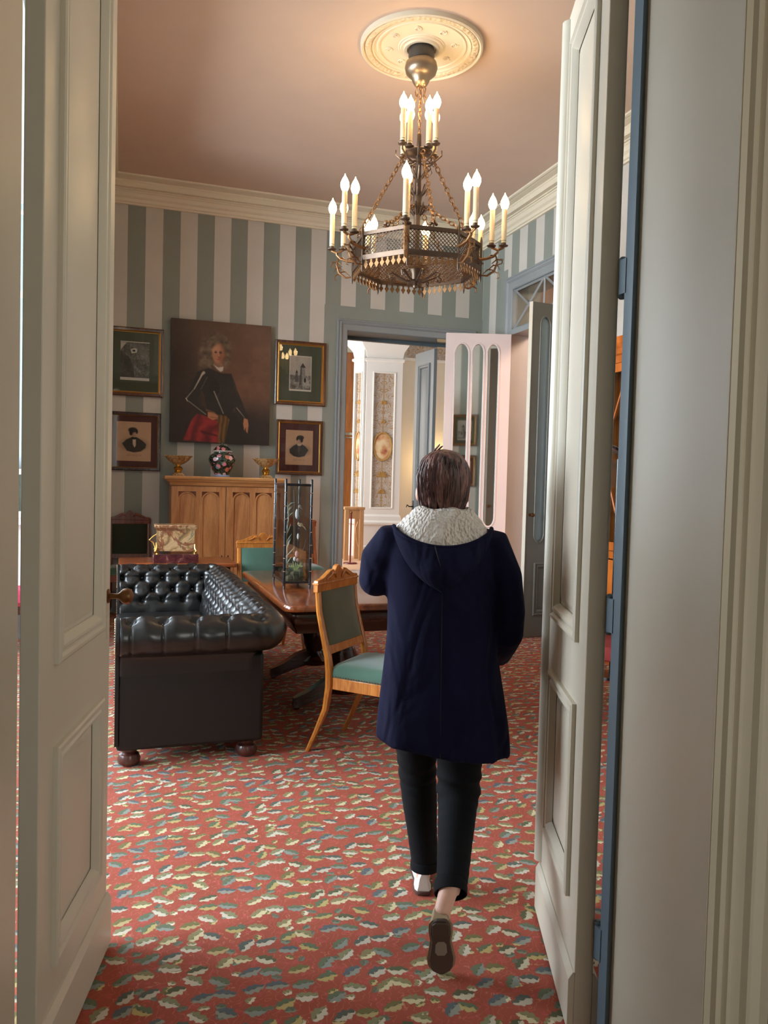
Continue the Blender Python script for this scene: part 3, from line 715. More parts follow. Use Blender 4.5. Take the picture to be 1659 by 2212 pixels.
c1 = make_chair('honey-coloured wooden chair with olive back pad, turned sideways beside the walking person', MAT['maple'], MAT['velvet'], MAT['gvelvet'], (1.39, 4.11, 0), math.atan2(-f_dir[0], f_dir[1]))
c2 = make_chair('light wooden chair with green back pad at the far end of the mahogany table', MAT['maple'], MAT['gvelvet'], MAT['gvelvet'], (1.22, 6.62, 0), PI+.06)
c3 = make_chair('dark wooden chair with dark green pad left of the pine cabinet against striped wall', MAT['redwood'], MAT['dvelvet'], MAT['gvelvet'], (.105, 8.66, 0), PI)
c3.scale = (.93, 1, 1.09)
c4 = make_chair('reddish wooden chair right of the pine cabinet, partly hidden by the glass case', wood('amber_chair_wood', (176, 98, 48), (120, 60, 30), .25, 6), MAT['dvelvet'], MAT['gvelvet'], (1.93, 8.62, 0), PI)
c4.scale = (1, 1, 1.08)

# ------------------------------------------------------------ pine cabinet
MAT['pine'] = wood('waxed_pine', (204, 146, 92), (160, 100, 56), .4, 4, 'z', .2)
MAT['pine_x'] = wood('waxed_pine_top', (204, 150, 94), (160, 104, 58), .35, 4, 'x', .3)
cb = thing('pine_cabinet', 'waxed pine cupboard with pointed-arch door panels under the portrait painting', 'cabinet', (.505, 8.46, 0))
CW, CD, CH = 1.125, .49, 1.40
obj('body', M().box((0, .03, .08), (CW, CD, CH)), MAT['pine'], cb)
obj('plinth', M().box((-.02, -.0, 0), (CW+.02, CD, .1)), MAT['pine_x'], cb, bevel=.006)
obj('cornice_top', M().loft([[(-i, -i, z), (CW+i, -i, z), (CW+i, CD, z), (-i, CD, z)] for i, z in ((.0, CH), (.012, CH+.005), (.02, CH+.03), (.045, CH+.05), (.05, CH+.062), (.068, CH+.068), (.072, CH+.085), (.066, CH+.1))]), MAT['pine_x'], cb, ang=20)
dw = CW/2-.006
for k in range(2):
    x0 = .003+k*(CW/2)
    d = obj('door', M().holes([(0, 0), (dw, 0), (dw, CH-.11), (0, CH-.11)], [[(a_, .12), (b_, .12), (b_, CH-.165), (a_, CH-.165)] for a_, b_ in ((.07, .25), (.31, .49))], 0, .025), MAT['pine'], cb, loc=(x0, .005, .105), smooth=False, bevel=.002)
    for a, b in ((.075, .245), (.315, .485)):
        L = lancet(a, b, .12, CH-.175, 8, False, .62)
        obj('arch_moulding', M().tube([(p[0], .004, p[1]) for p in L+L[:1]], .0085, 6, False), MAT['pine'], d)
        obj('arch_panel', M().prism(lancet(a, b, .12, CH-.175, 8, False, .62), .012, .022, 'y'), MAT['pine'], d, smooth=False); obj('shaded_spandrel', M().box((a-.02, .0225, .1), (b+.02, .0245, CH-.15)), MAT['mahog'], d)  # spandrels in darker wood colour, standing for shade in the recess
    obj('keyhole', M().ball(((.03 if k else dw-.03), -.001, .55), (.006, .003, .012), 8, 6), MAT['black_iron'], d)

# tazze and vase
n = NT('amber_marbled_stone'); MAT['amber'] = n.set(n.ramp(n.noise(26, None, 5, .7, 1.5), [(.3, lin(120, 84, 48)), (.5, lin(178, 134, 84)), (.7, lin(222, 196, 150))]), .25)
def tazza(x, lab):
    t = thing('footed_bowl', lab, 'bowl', (x, 8.68, 1.50), 0, 'footed bowls on the pine cabinet')
    obj('bowl', M().lathe([(.0, .118), (.03, .118), (.055, .128), (.09, .15), (.118, .175), (.132, .196), (.142, .205), (.145, .212), (.135, .21), (.122, .195), (.09, .168), (.04, .15), (0, .148)], 32), MAT['amber'], t)
    rim = M()
    for k in range(28):
        a = 2*PI*k/28; rim.ball((.141*math.cos(a), .141*math.sin(a), .211), (.011, .011, .006), 6, 4)
    obj('beaded_rim', rim, MAT['amber'], t, kind='stuff')
    obj('stem', M().lathe([(0, .03), (.04, .03), (.045, .04), (.03, .05), (.046, .065), (.05, .08), (.036, .098), (.02, .106), (.03, .12), (0, .12)], 20), MAT['gold'], t)
    obj('base', M().box((-.062, -.062, 0), (.062, .062, .018)).box((-.05, -.05, .018), (.05, .05, .032)), MAT['amber'], t, bevel=.003)
tazza(.585, 'amber stone footed bowl left of the floral vase on the cabinet')
tazza(1.525, 'amber stone footed bowl right of the floral vase on the cabinet')
n = NT('black_floral_porcelain')
vo = n.n('ShaderNodeTexVoronoi'); vo.inputs['Scale'].default_value = 17; n.l(n.co, vo.inputs['Vector']); sc_ = n.n('ShaderNodeSeparateColor'); n.l(vo.outputs['Color'], sc_.inputs[0])
petal = n.m_('LESS_THAN', vo.outputs['Distance'], n.m_('ADD', .30, n.m_('MULTIPLY', n.noise(40), .25)))
pc = n.ramp(sc_.outputs[0], [(0, lin(220, 130, 140)), (.25, lin(236, 196, 200)), (.45, lin(96, 130, 100)), (.62, lin(210, 120, 96)), (.78, lin(226, 222, 214)), (.9, lin(110, 150, 150))], True)
vn = n.noise(30, None, 2, .5, 1); stem_ = n.m_('LESS_THAN', n.m_('ABSOLUTE', n.m_('SUBTRACT', vn, .5)), .018)
c = n.mix(n.m_('MULTIPLY', stem_, .8), lin(20, 22, 28), lin(120, 150, 110)); MAT['floral'] = n.set(n.mix(petal, c, pc), .1, Coat_Weight=.8)
vz = thing('lidded_vase', 'black lidded porcelain vase painted with pink flowers, between the two bowls', 'vase', (1.045, 8.68, 1.50))
obj('body', M().lathe([(0, 0.02), (.072, .02), (.085, .035), (.118, .1), (.143, .16), (.15, .19), (.14, .225), (.105, .248), (.088, .256), (.086, .272), (0, .272)], 36), MAT['floral'], vz)
obj('foot_ring', M().lathe([(0, 0), (.082, 0), (.085, .006), (.08, .022), (0, .022)], 32), paint('blue_white_porcelain', (150, 170, 200), .2), vz)
obj('lid', M().lathe([(0, .272), (.094, .272), (.106, .278), (.1, .288), (.082, .31), (.055, .332), (.026, .342), (.014, .345), (.012, .352), (.02, .36), (.018, .37), (.006, .378), (0, .379)], 32), MAT['floral'], vz)
obj('lid_rim', M().lathe([(.093, .270), (.109, .275), (.109, .281), (.099, .286), (.093, .284)], 32), paint('white_glaze', (226, 222, 218), .2), vz)

# ------------------------------------------------------------ pictures (flat images as coloured meshes)
def canvas(name, w, h, nx, nz, fn, parent, y=0, rough=.6, coat=0.0):
    u, v = np.meshgrid(np.linspace(0, 1, nx), np.linspace(0, 1, nz)); rgb = np.clip(fn(u, v), 0, 255)/255
    rgb = np.where(rgb < .04045, rgb/12.92, ((rgb+.055)/1.055)**2.4)
    vs = np.stack([(u-.5)*w, np.full_like(u, y), (.5-v)*h], -1).reshape(-1, 3)
    fs = [(j*nx+i, (j+1)*nx+i, (j+1)*nx+i+1, j*nx+i+1) for j in range(nz-1) for i in range(nx-1)]
    me = bpy.data.meshes.new(name); me.from_pydata(vs.tolist(), [], fs); me.update()
    ca = me.color_attributes.new('Col', 'FLOAT_COLOR', 'POINT'); ca.data.foreach_set('color', np.concatenate([rgb.reshape(-1, 3), np.ones((nx*nz, 1))], 1).ravel())
    key = 'print_%.2f_%.2f' % (rough, coat)
    if key not in MAT:
        n = NT('printed_picture'); a = n.n('ShaderNodeVertexColor'); a.layer_name = 'Col'; MAT[key] = n.set(a.outputs[0], rough, Coat_Weight=coat)
    me.materials.append(MAT[key]); o = bpy.data.objects.new(name, me); COL.objects.link(o); o.parent = parent; return o
rng = np.random.RandomState(3)
def vnoise(u, v, fx, fy, seed=0, oct=4):
    r = np.random.RandomState(seed); out = 0; amp = 1; tot = 0
    for _ in range(oct):
        g = r.rand(int(fy)+3, int(fx)+3); x = u*fx; y = v*fy; xi = x.astype(int); yi = y.astype(int); a = x-xi; b = y-yi; a = a*a*(3-2*a); b = b*b*(3-2*b)
        out = out+amp*((g[yi, xi]*(1-a)+g[yi, xi+1]*a)*(1-b)+(g[yi+1, xi]*(1-a)+g[yi+1, xi+1]*a)*b); tot += amp; amp *= .55; fx *= 2; fy *= 2
    return out/tot
def over(img, mask, c):
    m_ = np.clip(mask, 0, 1)[..., None]; return img*(1-m_)+(np.array(c) if not isinstance(c, np.ndarray) or c.ndim == 1 else c)*m_
def ell(u, v, cx_, cy_, rx, ry, soft=.15): return np.clip((1-np.sqrt(((u-cx_)/rx)**2+((v-cy_)/ry)**2))/soft+.5, 0, 1)
def seg(u, v, p, q, r0, r1, asp=1.0, soft=.004):
    px, py, qx, qy = p[0], p[1]*asp, q[0], q[1]*asp; dx, dy = qx-px, qy-py; L = dx*dx+dy*dy+1e-9
    t = np.clip(((u-px)*dx+(v*asp-py)*dy)/L, 0, 1); d = np.hypot(u-px-t*dx, v*asp-py-t*dy); return np.clip((r0+(r1-r0)*t-d)/soft+.5, 0, 1)
def poly(u, v, pts, soft=.006):
    ins = np.zeros_like(u, bool); dist = np.full_like(u, 9.)
    for i in range(len(pts)):
        (x1, y1), (x2, y2) = pts[i], pts[(i+1) % len(pts)]
        c_ = ((y1 > v) != (y2 > v)) & (u < (x2-x1)*(v-y1)/((y2-y1) if y2 != y1 else 1e-9)+x1); ins ^= c_
        dx, dy = x2-x1, y2-y1; t = np.clip(((u-x1)*dx+(v-y1)*dy)/(dx*dx+dy*dy+1e-9), 0, 1); dist = np.minimum(dist, np.hypot(u-x1-t*dx, v-y1-t*dy))
    return np.clip(np.where(ins, dist, -dist)/soft+.5, 0, 1)
def portrait(u, v):
    A = 1.34/1.09; n1 = vnoise(u, v, 4, 5, 1); n2 = vnoise(u, v, 24, 30, 2)
    img = np.stack([58+0*u, 44+0*u, 36+0*u], -1).astype(float)
    img = over(img, ell(u, v, .80, .22, .62, .55, 1.0)*.9, (112, 84, 66)); img = over(img, ell(u, v, .72, .45, .35, .35, .9)*.6, (104, 70, 50))
    img = over(img, ell(u, v, .8, .95, .5, .25, .8)*.8, (34, 27, 24)); img = over(img, ell(u, v, .1, .7, .3, .5, .8)*.5, (36, 29, 26))
    img *= (.84+.32*n1)[..., None]
    # wig
    hair = np.maximum.reduce([ell(u, v, .43, .20, .12, .11, .5), ell(u, v, .36, .28, .085, .14, .5), ell(u, v, .53, .24, .06, .13, .6), ell(u, v, .33, .38, .07, .09, .6)*.8])
    img = over(img, hair, np.stack([62+78*n2, 52+66*n2, 42+52*n2], -1))
    # armour body and arms
    dark = np.stack([30+22*n1, 27+19*n1, 24+16*n1], -1)
    for pts in ([(.26, .42), (.37, .385), (.5, .42), (.6, .42), (.645, .52), (.66, .62), (.6, .78), (.38, .78), (.33, .6), (.26, .5)], [(.26, .42), (.34, .44), (.30, .58), (.26, .66), (.40, .76), (.36, .79), (.155, .655), (.19, .58)], [(.62, .46), (.66, .55), (.72, .66), (.79, .80), (.74, .82), (.66, .74), (.6, .62)], [(.5, .76), (.66, .74), (.70, .86), (.70, .985), (.46, 1.0)]):
        img = over(img, poly(u, v, pts, .012), dark)
    img = over(img, ell(u, v, .44, .55, .06, .07, .12)*.35, (70, 62, 54)); img = over(img, ell(u, v, .435, .545, .055, .065, .12)*.9, (30, 26, 24))
    for p, q, r0, r1, c_ in (((.315, .43), (.235, .56), .008, .004, (212, 200, 184)), ((.325, .425), (.30, .45), .015, .006, (190, 178, 160)), ((.235, .56), (.155, .645), .003, .004, (190, 176, 156)), ((.155, .645), (.17, .665), .005, .004, (224, 210, 190)), ((.18, .665), (.35, .765), .004, .004, (160, 146, 126)),
                             ((.43, .575), (.525, .75), .007, .005, (150, 140, 126)), ((.66, .70), (.74, .775), .006, .003, (150, 138, 122)), ((.36, .46), (.30, .56), .004, .003, (96, 86, 74)), ((.62, .48), (.665, .6), .003, .003, (70, 60, 52))):
        img = over(img, seg(u, v, p, q, r0, r1, A, .008)*.9, c_)
    # face, collar
    img = over(img, ell(u, v, .465, .262, .062, .082, .3), (178, 122, 92)); img = over(img, ell(u, v, .505, .27, .04, .075, .6)*.55, (118, 74, 54)); img = over(img, ell(u, v, .45, .23, .045, .03, .8)*.5, (206, 156, 122))
    for x in (.44, .487): img = over(img, ell(u, v, x, .253, .013, .006, .5)*.9, (52, 32, 26)); img = over(img, ell(u, v, x, .242, .016, .004, .6)*.5, (84, 54, 42))
    img = over(img, seg(u, v, (.466, .255), (.474, .282), .004, .008, A)*.6, (206, 150, 118)); img = over(img, ell(u, v, .474, .289, .012, .005, .6)*.7, (110, 66, 50)); img = over(img, ell(u, v, .468, .307, .018, .005, .6)*.8, (140, 66, 56))
    img = over(img, ell(u, v, .465, .355, .05, .02, .5)*.7, (150, 110, 84)); img = over(img, poly(u, v, [(.42, .355), (.47, .375), (.52, .365), (.515, .4), (.49, .41), (.45, .385)], .01), (196, 186, 174))
    # cloth, sash and hands
    fold = np.sin((u*1.0+v*.35)*38+n1*14)*.5+.5
    img = over(img, poly(u, v, [(.265, .762), (.33, .775), (.42, .80), (.49, .82), (.48, .995), (.13, .985), (.17, .9), (.21, .82)], .008), np.stack([98+56*fold, 22+18*fold, 24+16*fold], -1))
    img = over(img, poly(u, v, [(.30, .90), (.47, .93), (.47, .945), (.31, .92)], .01)*.7, (60, 14, 16))
    gf = np.sin(u*160+n1*8)*.5+.5
    img = over(img, poly(u, v, [(.45, .76), (.56, .77), (.59, .80), (.565, .9), (.545, 1.0), (.475, 1.0), (.48, .85)], .01), np.stack([74+52*gf, 54+34*gf, 26+14*gf], -1))
    img = over(img, poly(u, v, [(.37, .745), (.43, .745), (.475, .775), (.465, .80), (.42, .81), (.37, .79)], .008), (176, 116, 82)); img = over(img, seg(u, v, (.40, .785), (.46, .79), .006, .005, A)*.5, (120, 70, 50)); img = over(img, seg(u, v, (.36, .73), (.44, .75), .012, .008, A)*.7, (120, 84, 50))
    img = over(img, poly(u, v, [(.735, .78), (.775, .79), (.785, .84), (.775, .90), (.76, .895), (.755, .86), (.74, .885), (.728, .83)], .007), (172, 116, 84)); img = over(img, seg(u, v, (.775, .86), (.772, .905), .006, .003, A), (160, 104, 76))
    return img*(.93+.14*n2)[..., None]
pt = thing('portrait_painting', 'large unframed oil portrait of a wigged person in dark armour with red cloth', 'painting', (1.052, 8.955, 2.545))
W_, H_ = 1.095, 1.345
canvas('painted_canvas', W_, H_, 190, 234, portrait, pt, -.021, .62, .0)
obj('stretcher', M().box((-W_/2, -.0205, -H_/2), (W_/2, .028, H_/2)), paint('dark_canvas_edge', (46, 36, 30), .6), pt)
pt.rotation_euler = (math.radians(-.6), 0, 0)

def bust(flip=1):
    def f(u, v):
        x = (u-.5)*flip; n1 = vnoise(u, v, 5, 6, 5); n2 = vnoise(u, v, 30, 40, 6); A = 1.2
        img = np.stack([214-10*n1, 176-12*n1, 144-14*n1], -1)+0*u[..., None]
        img = over(img, ell(x, v, 0, .58, .40, .17, .5)*.4, (120, 100, 84))
        img = over(img, poly(x, v, [(-.34, .56), (-.22, .46), (-.08, .40), (.1, .40), (.24, .47), (.36, .56), (.34, .66), (.2, .75), (0, .78), (-.2, .74)], .02), np.stack([44+40*n2, 40+36*n2, 38+32*n2], -1))
        img = over(img, poly(x, v, [(-.04, .42), (.06, .42), (.06, .6), (.02, .66), (-.03, .58)], .01), (216, 196, 170) if flip > 0 else (90, 76, 66))
        img = over(img, ell(x, v, .0, .415, .085, .035, .3), (36, 30, 28) if flip > 0 else (210, 188, 162))
        img = over(img, ell(x, v, .01, .30, .08, .095, .25), (206, 168, 138))
        img = over(img, ell(x, v, -.035, .21, .13, .065, .35), np.stack([40+40*n2, 32+36*n2, 28+32*n2], -1)); img = over(img, ell(x, v, -.085, .27, .05, .08, .4), (44, 36, 32)); img = over(img, ell(x, v, .085, .25, .03, .05, .5), (50, 40, 36))
        for e_ in (-.01, .055): img = over(img, ell(x, v, e_, .295, .014, .006, .5), (50, 36, 30))
        img = over(img, seg(x, v, (.03, .29), (.035, .325), .003, .006, A)*.5, (120, 86, 66)); img = over(img, ell(x, v, .03, .352, .024, .006, .6)*.8, (110, 66, 54)); img = over(img, ell(x, v, -.03, .33, .03, .05, .8)*.3, (110, 84, 66))
        for k in (.83, .86): img = over(img, ((abs(x) < .22) & (abs(v-k) < .006) & (vnoise(u, v, 60, 8, 8) > .45))*.35, (100, 84, 70))
        return img
    return f
def gorge(u, v):
    n1 = vnoise(u, v, 7, 8, 11); n2 = vnoise(u, v, 26, 34, 12); g = 60+110*n1*n2+30*n2
    img = np.stack([g, g*.97, g*.9], -1)
    img = over(img, poly(u, v, [(0, .03), (.22, .03), (.03, .2), (0, .28)], .02), (200, 192, 176)); img = over(img, poly(u, v, [(0, .25), (.3, .4), (.45, .7), (.5, 1), (0, 1)], .03)*.5, (52, 48, 44))
    img = over(img, poly(u, v, [(.34, .2), (.52, .16), (.58, .2), (.56, .28), (.38, .31)], .01), (206, 200, 188)); img = over(img, ell(u, v, .46, .235, .05, .025, .3), (40, 36, 34))
    img = over(img, poly(u, v, [(.2, .06), (.95, .1), (1, .5), (.75, .45), (.6, .2)], .05)*.4, (150, 144, 132))
    b = (v > .93) | (v < .02); return over(img, b*1.0, (214, 206, 194))
def tower(u, v):
    n1 = vnoise(u, v, 6, 8, 21); n2 = vnoise(u, v, 30, 40, 22); g = 196-26*n1
    img = np.stack([g, g*.96, g*.9], -1)
    dk = np.stack([60+80*n2, 57+76*n2, 54+70*n2], -1)
    img = over(img, (v > .55)*np.clip((n1-.35)*4, 0, 1)*.8, dk)
    img = over(img, poly(u, v, [(.5, .32), (.7, .32), (.72, .55), (.68, .62), (.66, .86), (.42, .86), (.48, .6)], .01), np.stack([110+70*n2, 105+68*n2, 98+64*n2], -1))
    img = over(img, poly(u, v, [(.48, .33), (.6, .2), (.74, .33)], .01), (60, 56, 52)); img = over(img, poly(u, v, [(.5, .34), (.56, .34), (.56, .82), (.45, .84)], .01)*.7, (66, 62, 58))
    img = over(img, poly(u, v, [(.28, .47), (.38, .47), (.4, .75), (.26, .75)], .01)*.8, (90, 86, 80)); img = over(img, poly(u, v, [(.28, .48), (.33, .4), (.39, .48)], .01), (60, 56, 54))
    img = over(img, poly(u, v, [(.64, .62), (.78, .6), (.95, .8), (.95, .92), (.6, .9)], .02), np.stack([150+60*n2, 146+56*n2, 138+52*n2], -1)); img = over(img, ell(u, v, .71, .68, .05, .07, .2), (44, 42, 40))
    img = over(img, (v > .84)*np.clip((n2-.4)*4, 0, 1)*.7, (80, 76, 72))
    b = (v > .95) | (v < .02) | (u < .03) | (u > .97); return over(img, b*1.0, (222, 214, 202))
MAT['pglass'] = glass_thin('picture_glass', (1, 1, 1), .0, .01)
MAT['fr_dark'] = wood('dark_frame_wood', (70, 34, 26), (40, 18, 16), .25); MAT['fr_brown'] = wood('brown_frame_wood', (104, 62, 34), (62, 34, 20), .25)
MAT['fr_gold'] = metal('gilded_wood', (176, 130, 62), .35, .85)
def picture(label, cx_, cz, w, h, fw, matc, pw, ph, fn, pz=0, dark='fr_brown', gin=.35):
    t = thing('framed_picture', label, 'picture', (cx_, 8.992, cz), 0, 'framed prints around the portrait')
    obj('frame', M().frame(-w/2, -h/2, w/2, h/2, [(0, 0), (0, .026), (fw*.2, .032), (fw*(1-gin), .026), (fw*(1-gin), 0)]), MAT[dark], t, ang=30)
    obj('gilt_slip', M().frame(-w/2+fw*(1-gin), -h/2+fw*(1-gin), w/2-fw*(1-gin), h/2-fw*(1-gin), [(0, 0), (0, .026), (fw*gin*.4, .03), (fw*gin*.7, .02), (fw*gin, .018), (fw*gin, 0)]), MAT['fr_gold'], t, ang=30)
    obj('mount', M().box((-w/2+.01, -.010, -h/2+.01), (w/2-.01, -.002, h/2-.01)), paint('mount_board', matc, .8, .03), t)
    p = canvas('print', pw, ph, 90, 120, fn, t, -.0112, .8); p.location.z = pz
    obj('pane', M().box((-w/2+fw*.6, -.0155, -h/2+fw*.6), (w/2-fw*.6, -.0145, h/2-fw*.6)), MAT['pglass'], t, smooth=False)
    return t
picture('engraving of a rocky gorge in a green mount, upper frame left of the portrait', .135, 2.716, .59, .735, .05, (84, 88, 68), .30, .415, gorge, .01, 'fr_brown')
picture('engraving of a tower in a green mount, upper frame right of the portrait', 1.956, 2.716, .595, .735, .05, (84, 88, 68), .26, .405, tower, 0, 'fr_brown', .4)
picture('print of a curly-haired person in maroon mount, lower left of the portrait', .135, 1.86, .555, .63, .038, (92, 50, 48), .355, .425, bust(1), 0, 'fr_dark', .25)
picture('print of a dark-haired person in maroon mount, lower right of the portrait', 1.961, 1.863, .545, .63, .04, (92, 50, 48), .32, .40, bust(-1), 0, 'fr_brown', .35)
# ------------------------------------------------------------ glass display case
MAT['ebony'] = NT('black_lacquer'); MAT['ebony'] = MAT['ebony'].set(lin(20, 20, 26), .22, 0, Coat_Weight=.5)
MAT['silver'] = metal('bright_metal_ring', (216, 214, 206), .2)
gc = thing('glass_display_case', 'tall glass case with black bamboo-like posts holding dried plants and small birds', 'display case', (1.05, 5.19, .76), -.02)
GW, GD, GH = .175, .42, .70
for x in (0, GW):
    for y in (0, GD):
        p = obj('post', M().tube([(x, y, 0), (x, y, .03), (x, y, .60), (x, y, GH+.035), (x, y, GH+.04)], [.007, .0095, .0095, .0095, .006], 10), MAT['ebony'], gc)
        for k in range(8):
            z = .03+.088*k; obj('ring', M().tube([(x, y, z-.003), (x, y, z), (x, y, z+.003)], [.0095, .0125, .0095], 10), MAT['silver'] if k else MAT['ebony'], p)
for z in (.045, GH): 
    obj('rail', M().box((0, -.007, z-.008), (GW, .007, z+.008)), MAT['ebony'], gc, bevel=.002); obj('rail', M().box((0, GD-.007, z-.008), (GW, GD+.007, z+.008)), MAT['ebony'], gc, bevel=.002)
    obj('rail', M().box((-.007, 0, z-.008), (.007, GD, z+.008)), MAT['ebony'], gc, bevel=.002); obj('rail', M().box((GW-.007, 0, z-.008), (GW+.007, GD, z+.008)), MAT['ebony'], gc, bevel=.002)
MAT['cglass'] = glass_thin('case_glass', (.90, .90, .89), .06)
for a, b in (((.006, -.001, .05), (GW-.006, .001, GH-.005)), ((.006, GD-.001, .05), (GW-.006, GD+.001, GH-.005)), ((-.001, .006, .05), (.001, GD-.006, GH-.005)), ((GW-.001, .006, .05), (GW+.001, GD-.006, GH-.005))):
    obj('glass_pane', M().box(a, b), MAT['cglass'], gc, smooth=False)
obj('floor_plate', M().box((0, 0, .036), (GW, GD, .046)), MAT['ebony'], gc)
MAT['moss'] = paint('dry_moss', (96, 88, 66), .9, .2); MAT['lichen'] = paint('pale_lichen', (176, 184, 170), .9, .15); MAT['twig'] = paint('twig_bark', (84, 62, 46), .8, .15)
MAT['petalw'] = paint('white_petal', (230, 232, 232), .6); MAT['petalp'] = paint('pink_petal', (216, 160, 160), .6); MAT['sprig'] = paint('yellow_green_sprig', (160, 170, 110), .7)
ms = M(); R = random.Random(4)
for k in range(46): ms.ball((.088+R.uniform(-.06, .06), .2+R.uniform(-.17, .17), .05+R.uniform(.0, .05)), (R.uniform(.015, .035), R.uniform(.015, .035), R.uniform(.015, .03)), 6, 4)
obj('moss_bed', ms, MAT['moss'], gc, kind='stuff')
br = M(); br.tube([(.05, .25, .08), (.06, .24, .2), (.045, .22, .33), (.06, .21, .46), (.05, .2, .58)], [.008, .007, .006, .004, .002], 6)
for z in (.14, .2, .26, .3, .36, .41, .46, .5, .54):
    for s_ in (-1, 1): 
        a = R.uniform(0, 6.28); L = R.uniform(.03, .06); br.tube([(.053, .22, z), (.053+L*.5*math.cos(a), .22+L*.5*math.sin(a), z+.03), (.053+L*math.cos(a), .22+L*math.sin(a), z+R.uniform(.03, .07))], [.004, .004, .001], 5)
obj('lichen_branch', br, MAT['lichen'], gc)
obj('bent_twig', M().tube([(.09, .2, .16), (.12, .16, .2), (.15, .12, .25), (.165, .1, .33)], [.0025]*4, 6), MAT['twig'], gc)
obj('perch', M().tube([(.11, .25, .06), (.112, .24, .3), (.11, .25, .55), (.105, .26, .66)], [.008, .009, .008, .006], 8), MAT['twig'], gc)
for (x, y, z, r, mt) in ((.10, .12, .50, (.011, .008, .034), 'petalw'), (.112, .12, .345, (.008, .007, .02), 'petalw'), (.105, .12, .225, (.012, .01, .022), 'petalp'), (.092, .12, .19, (.01, .008, .016), 'petalw'), (.118, .14, .18, (.01, .008, .013), 'petalp')):
    obj('petal', M().ball((x, y, z), r, 10, 8), MAT[mt], gc)
bd = M().ball((.128, .12, .425), (.016, .012, .013), 10, 8).ball((.114, .115, .432), (.009, .008, .008), 8, 6).tube([(.14, .12, .42), (.155, .12, .408), (.168, .12, .388)], [.008, .006, .001], 6, True, .5)
obj('small_bird', bd, paint('pale_bird_feathers', (190, 172, 140), .7), gc)
obj('small_bird', M().ball((.121, .13, .55), (.012, .01, .01), 8, 6).tube([(.125, .13, .545), (.14, .13, .53)], [.006, .001], 6), paint('grey_bird_feathers', (150, 148, 140), .7), gc)
sg = M()
for k in range(16):
    a = R.uniform(0, 6.28); sg.tube([(.1, .12, .09), (.1+.02*math.cos(a), .12+.02*math.sin(a), .13), (.1+.045*math.cos(a), .12+.045*math.sin(a), .13+R.uniform(.0, .04))], [.0018, .0025, .001], 4); sg.ball((.1+.045*math.cos(a), .12+.045*math.sin(a), .14), .006, 5, 4)
obj('flower_sprig', sg, MAT['sprig'], gc)

# ------------------------------------------------------------ ceiling rose and chandelier
CX, CY = 2.009, 5.407
n = NT('plaster_relief'); vo = n.n('ShaderNodeTexVoronoi'); vo.inputs['Scale'].default_value = 38; n.l(n.co, vo.inputs['Vector'])
n.bump(vo.outputs[0], .8, .012); MAT['relief'] = n.set(lin(222, 204, 172), .6)
rose = thing('ceiling_rose', None, None, (CX, CY, H), kind='structure')
obj('rose_disc', M().lathe([(0, -.012), (.10, -.012), (.105, -.03), (.125, -.032), (.13, -.018), (.15, -.02), (.155, -.01), (.165, -.012), (.17, -.006), (.30, -.006), (.305, -.014), (.318, -.016), (.325, -.008), (.34, -.014), (.345, -.02), (.355, -.022), (.36, -.012)], 72), MAT['plaster'], rose, ang=20)
obj('garland_band', M().lathe([(.358, -.012), (.365, -.026), (.385, -.034), (.405, -.028), (.412, -.014)], 72), MAT['relief'], rose)
obj('outer_moulding', M().lathe([(.41, -.012), (.415, -.03), (.425, -.036), (.437, -.03), (.44, 0), (.41, 0)], 72), MAT['plaster'], rose, ang=25)
sw = M()
for k in range(8):
    a = k*PI/4+.3; ca, sa = math.cos(a), math.sin(a)
    pts = [(.03*(1-t*.75)*math.cos(t*9), .03*(1-t*.75)*math.sin(t*9)) for t in [i/16 for i in range(17)]]
    sw.tube([(.235*ca+p*ca-q*sa, .235*sa+p*sa+q*ca, -.008) for p, q in pts], .005, 6)
obj('scroll_ornament', sw, MAT['plaster'], rose)

MAT['iron'] = NT('patinated_bronze'); q = MAT['iron']
MAT['iron'] = q.set(q.mix(q.noise(12), lin(84, 70, 62), lin(124, 102, 84)), .42, .75)
MAT['iron_warm'] = NT('gilded_bronze'); q = MAT['iron_warm']; MAT['iron_warm'] = q.set(q.mix(q.noise(14), lin(140, 104, 72), lin(172, 128, 84)), .4, .7)
MAT['pewter'] = metal('pewter_canopy', (150, 132, 112), .35, .8)
n = NT('ivory_candle_sleeve'); MAT['candle'] = n.set(lin(244, 224, 184), .45, 0, Subsurface_Weight=.2)
n = NT('glowing_bulb'); n.put(n.b.inputs['Emission Color'], lin(255, 214, 150)); n.b.inputs['Emission Strength'].default_value = 14.0; MAT['bulb'] = n.set((1, .9, .7), .3)
ch = thing('chandelier', 'octagonal bronze chandelier with lit candle bulbs in two tiers hanging from the ceiling rose', 'chandelier', (CX, CY, 0))
obj('canopy_ring', M().lathe([(0, 4.61), (.075, 4.61), (.09, 4.60), (.094, 4.55), (.086, 4.52), (0, 4.52)], 32), metal('dark_canopy_metal', (84, 80, 76), .4, .6), ch)
obj('canopy_bowl', M().lathe([(0, 4.52), (.085, 4.52), (.11, 4.50), (.118, 4.465), (.108, 4.43), (.085, 4.408), (.068, 4.395), (.06, 4.37), (.045, 4.345), (.02, 4.335), (0, 4.335)], 36), MAT['pewter'], ch)
hooks = M()
for k in range(4):
    a = k*PI/2+.6; hooks.tube([(r_*math.cos(a), r_*math.sin(a), z) for r_, z in ((.012, 4.34), (.03, 4.33), (.045, 4.31), (.04, 4.285), (.03, 4.275), (.04, 4.255), (.05, 4.24))], .0045, 6)
obj('scroll_hooks', hooks, MAT['iron_warm'], ch)
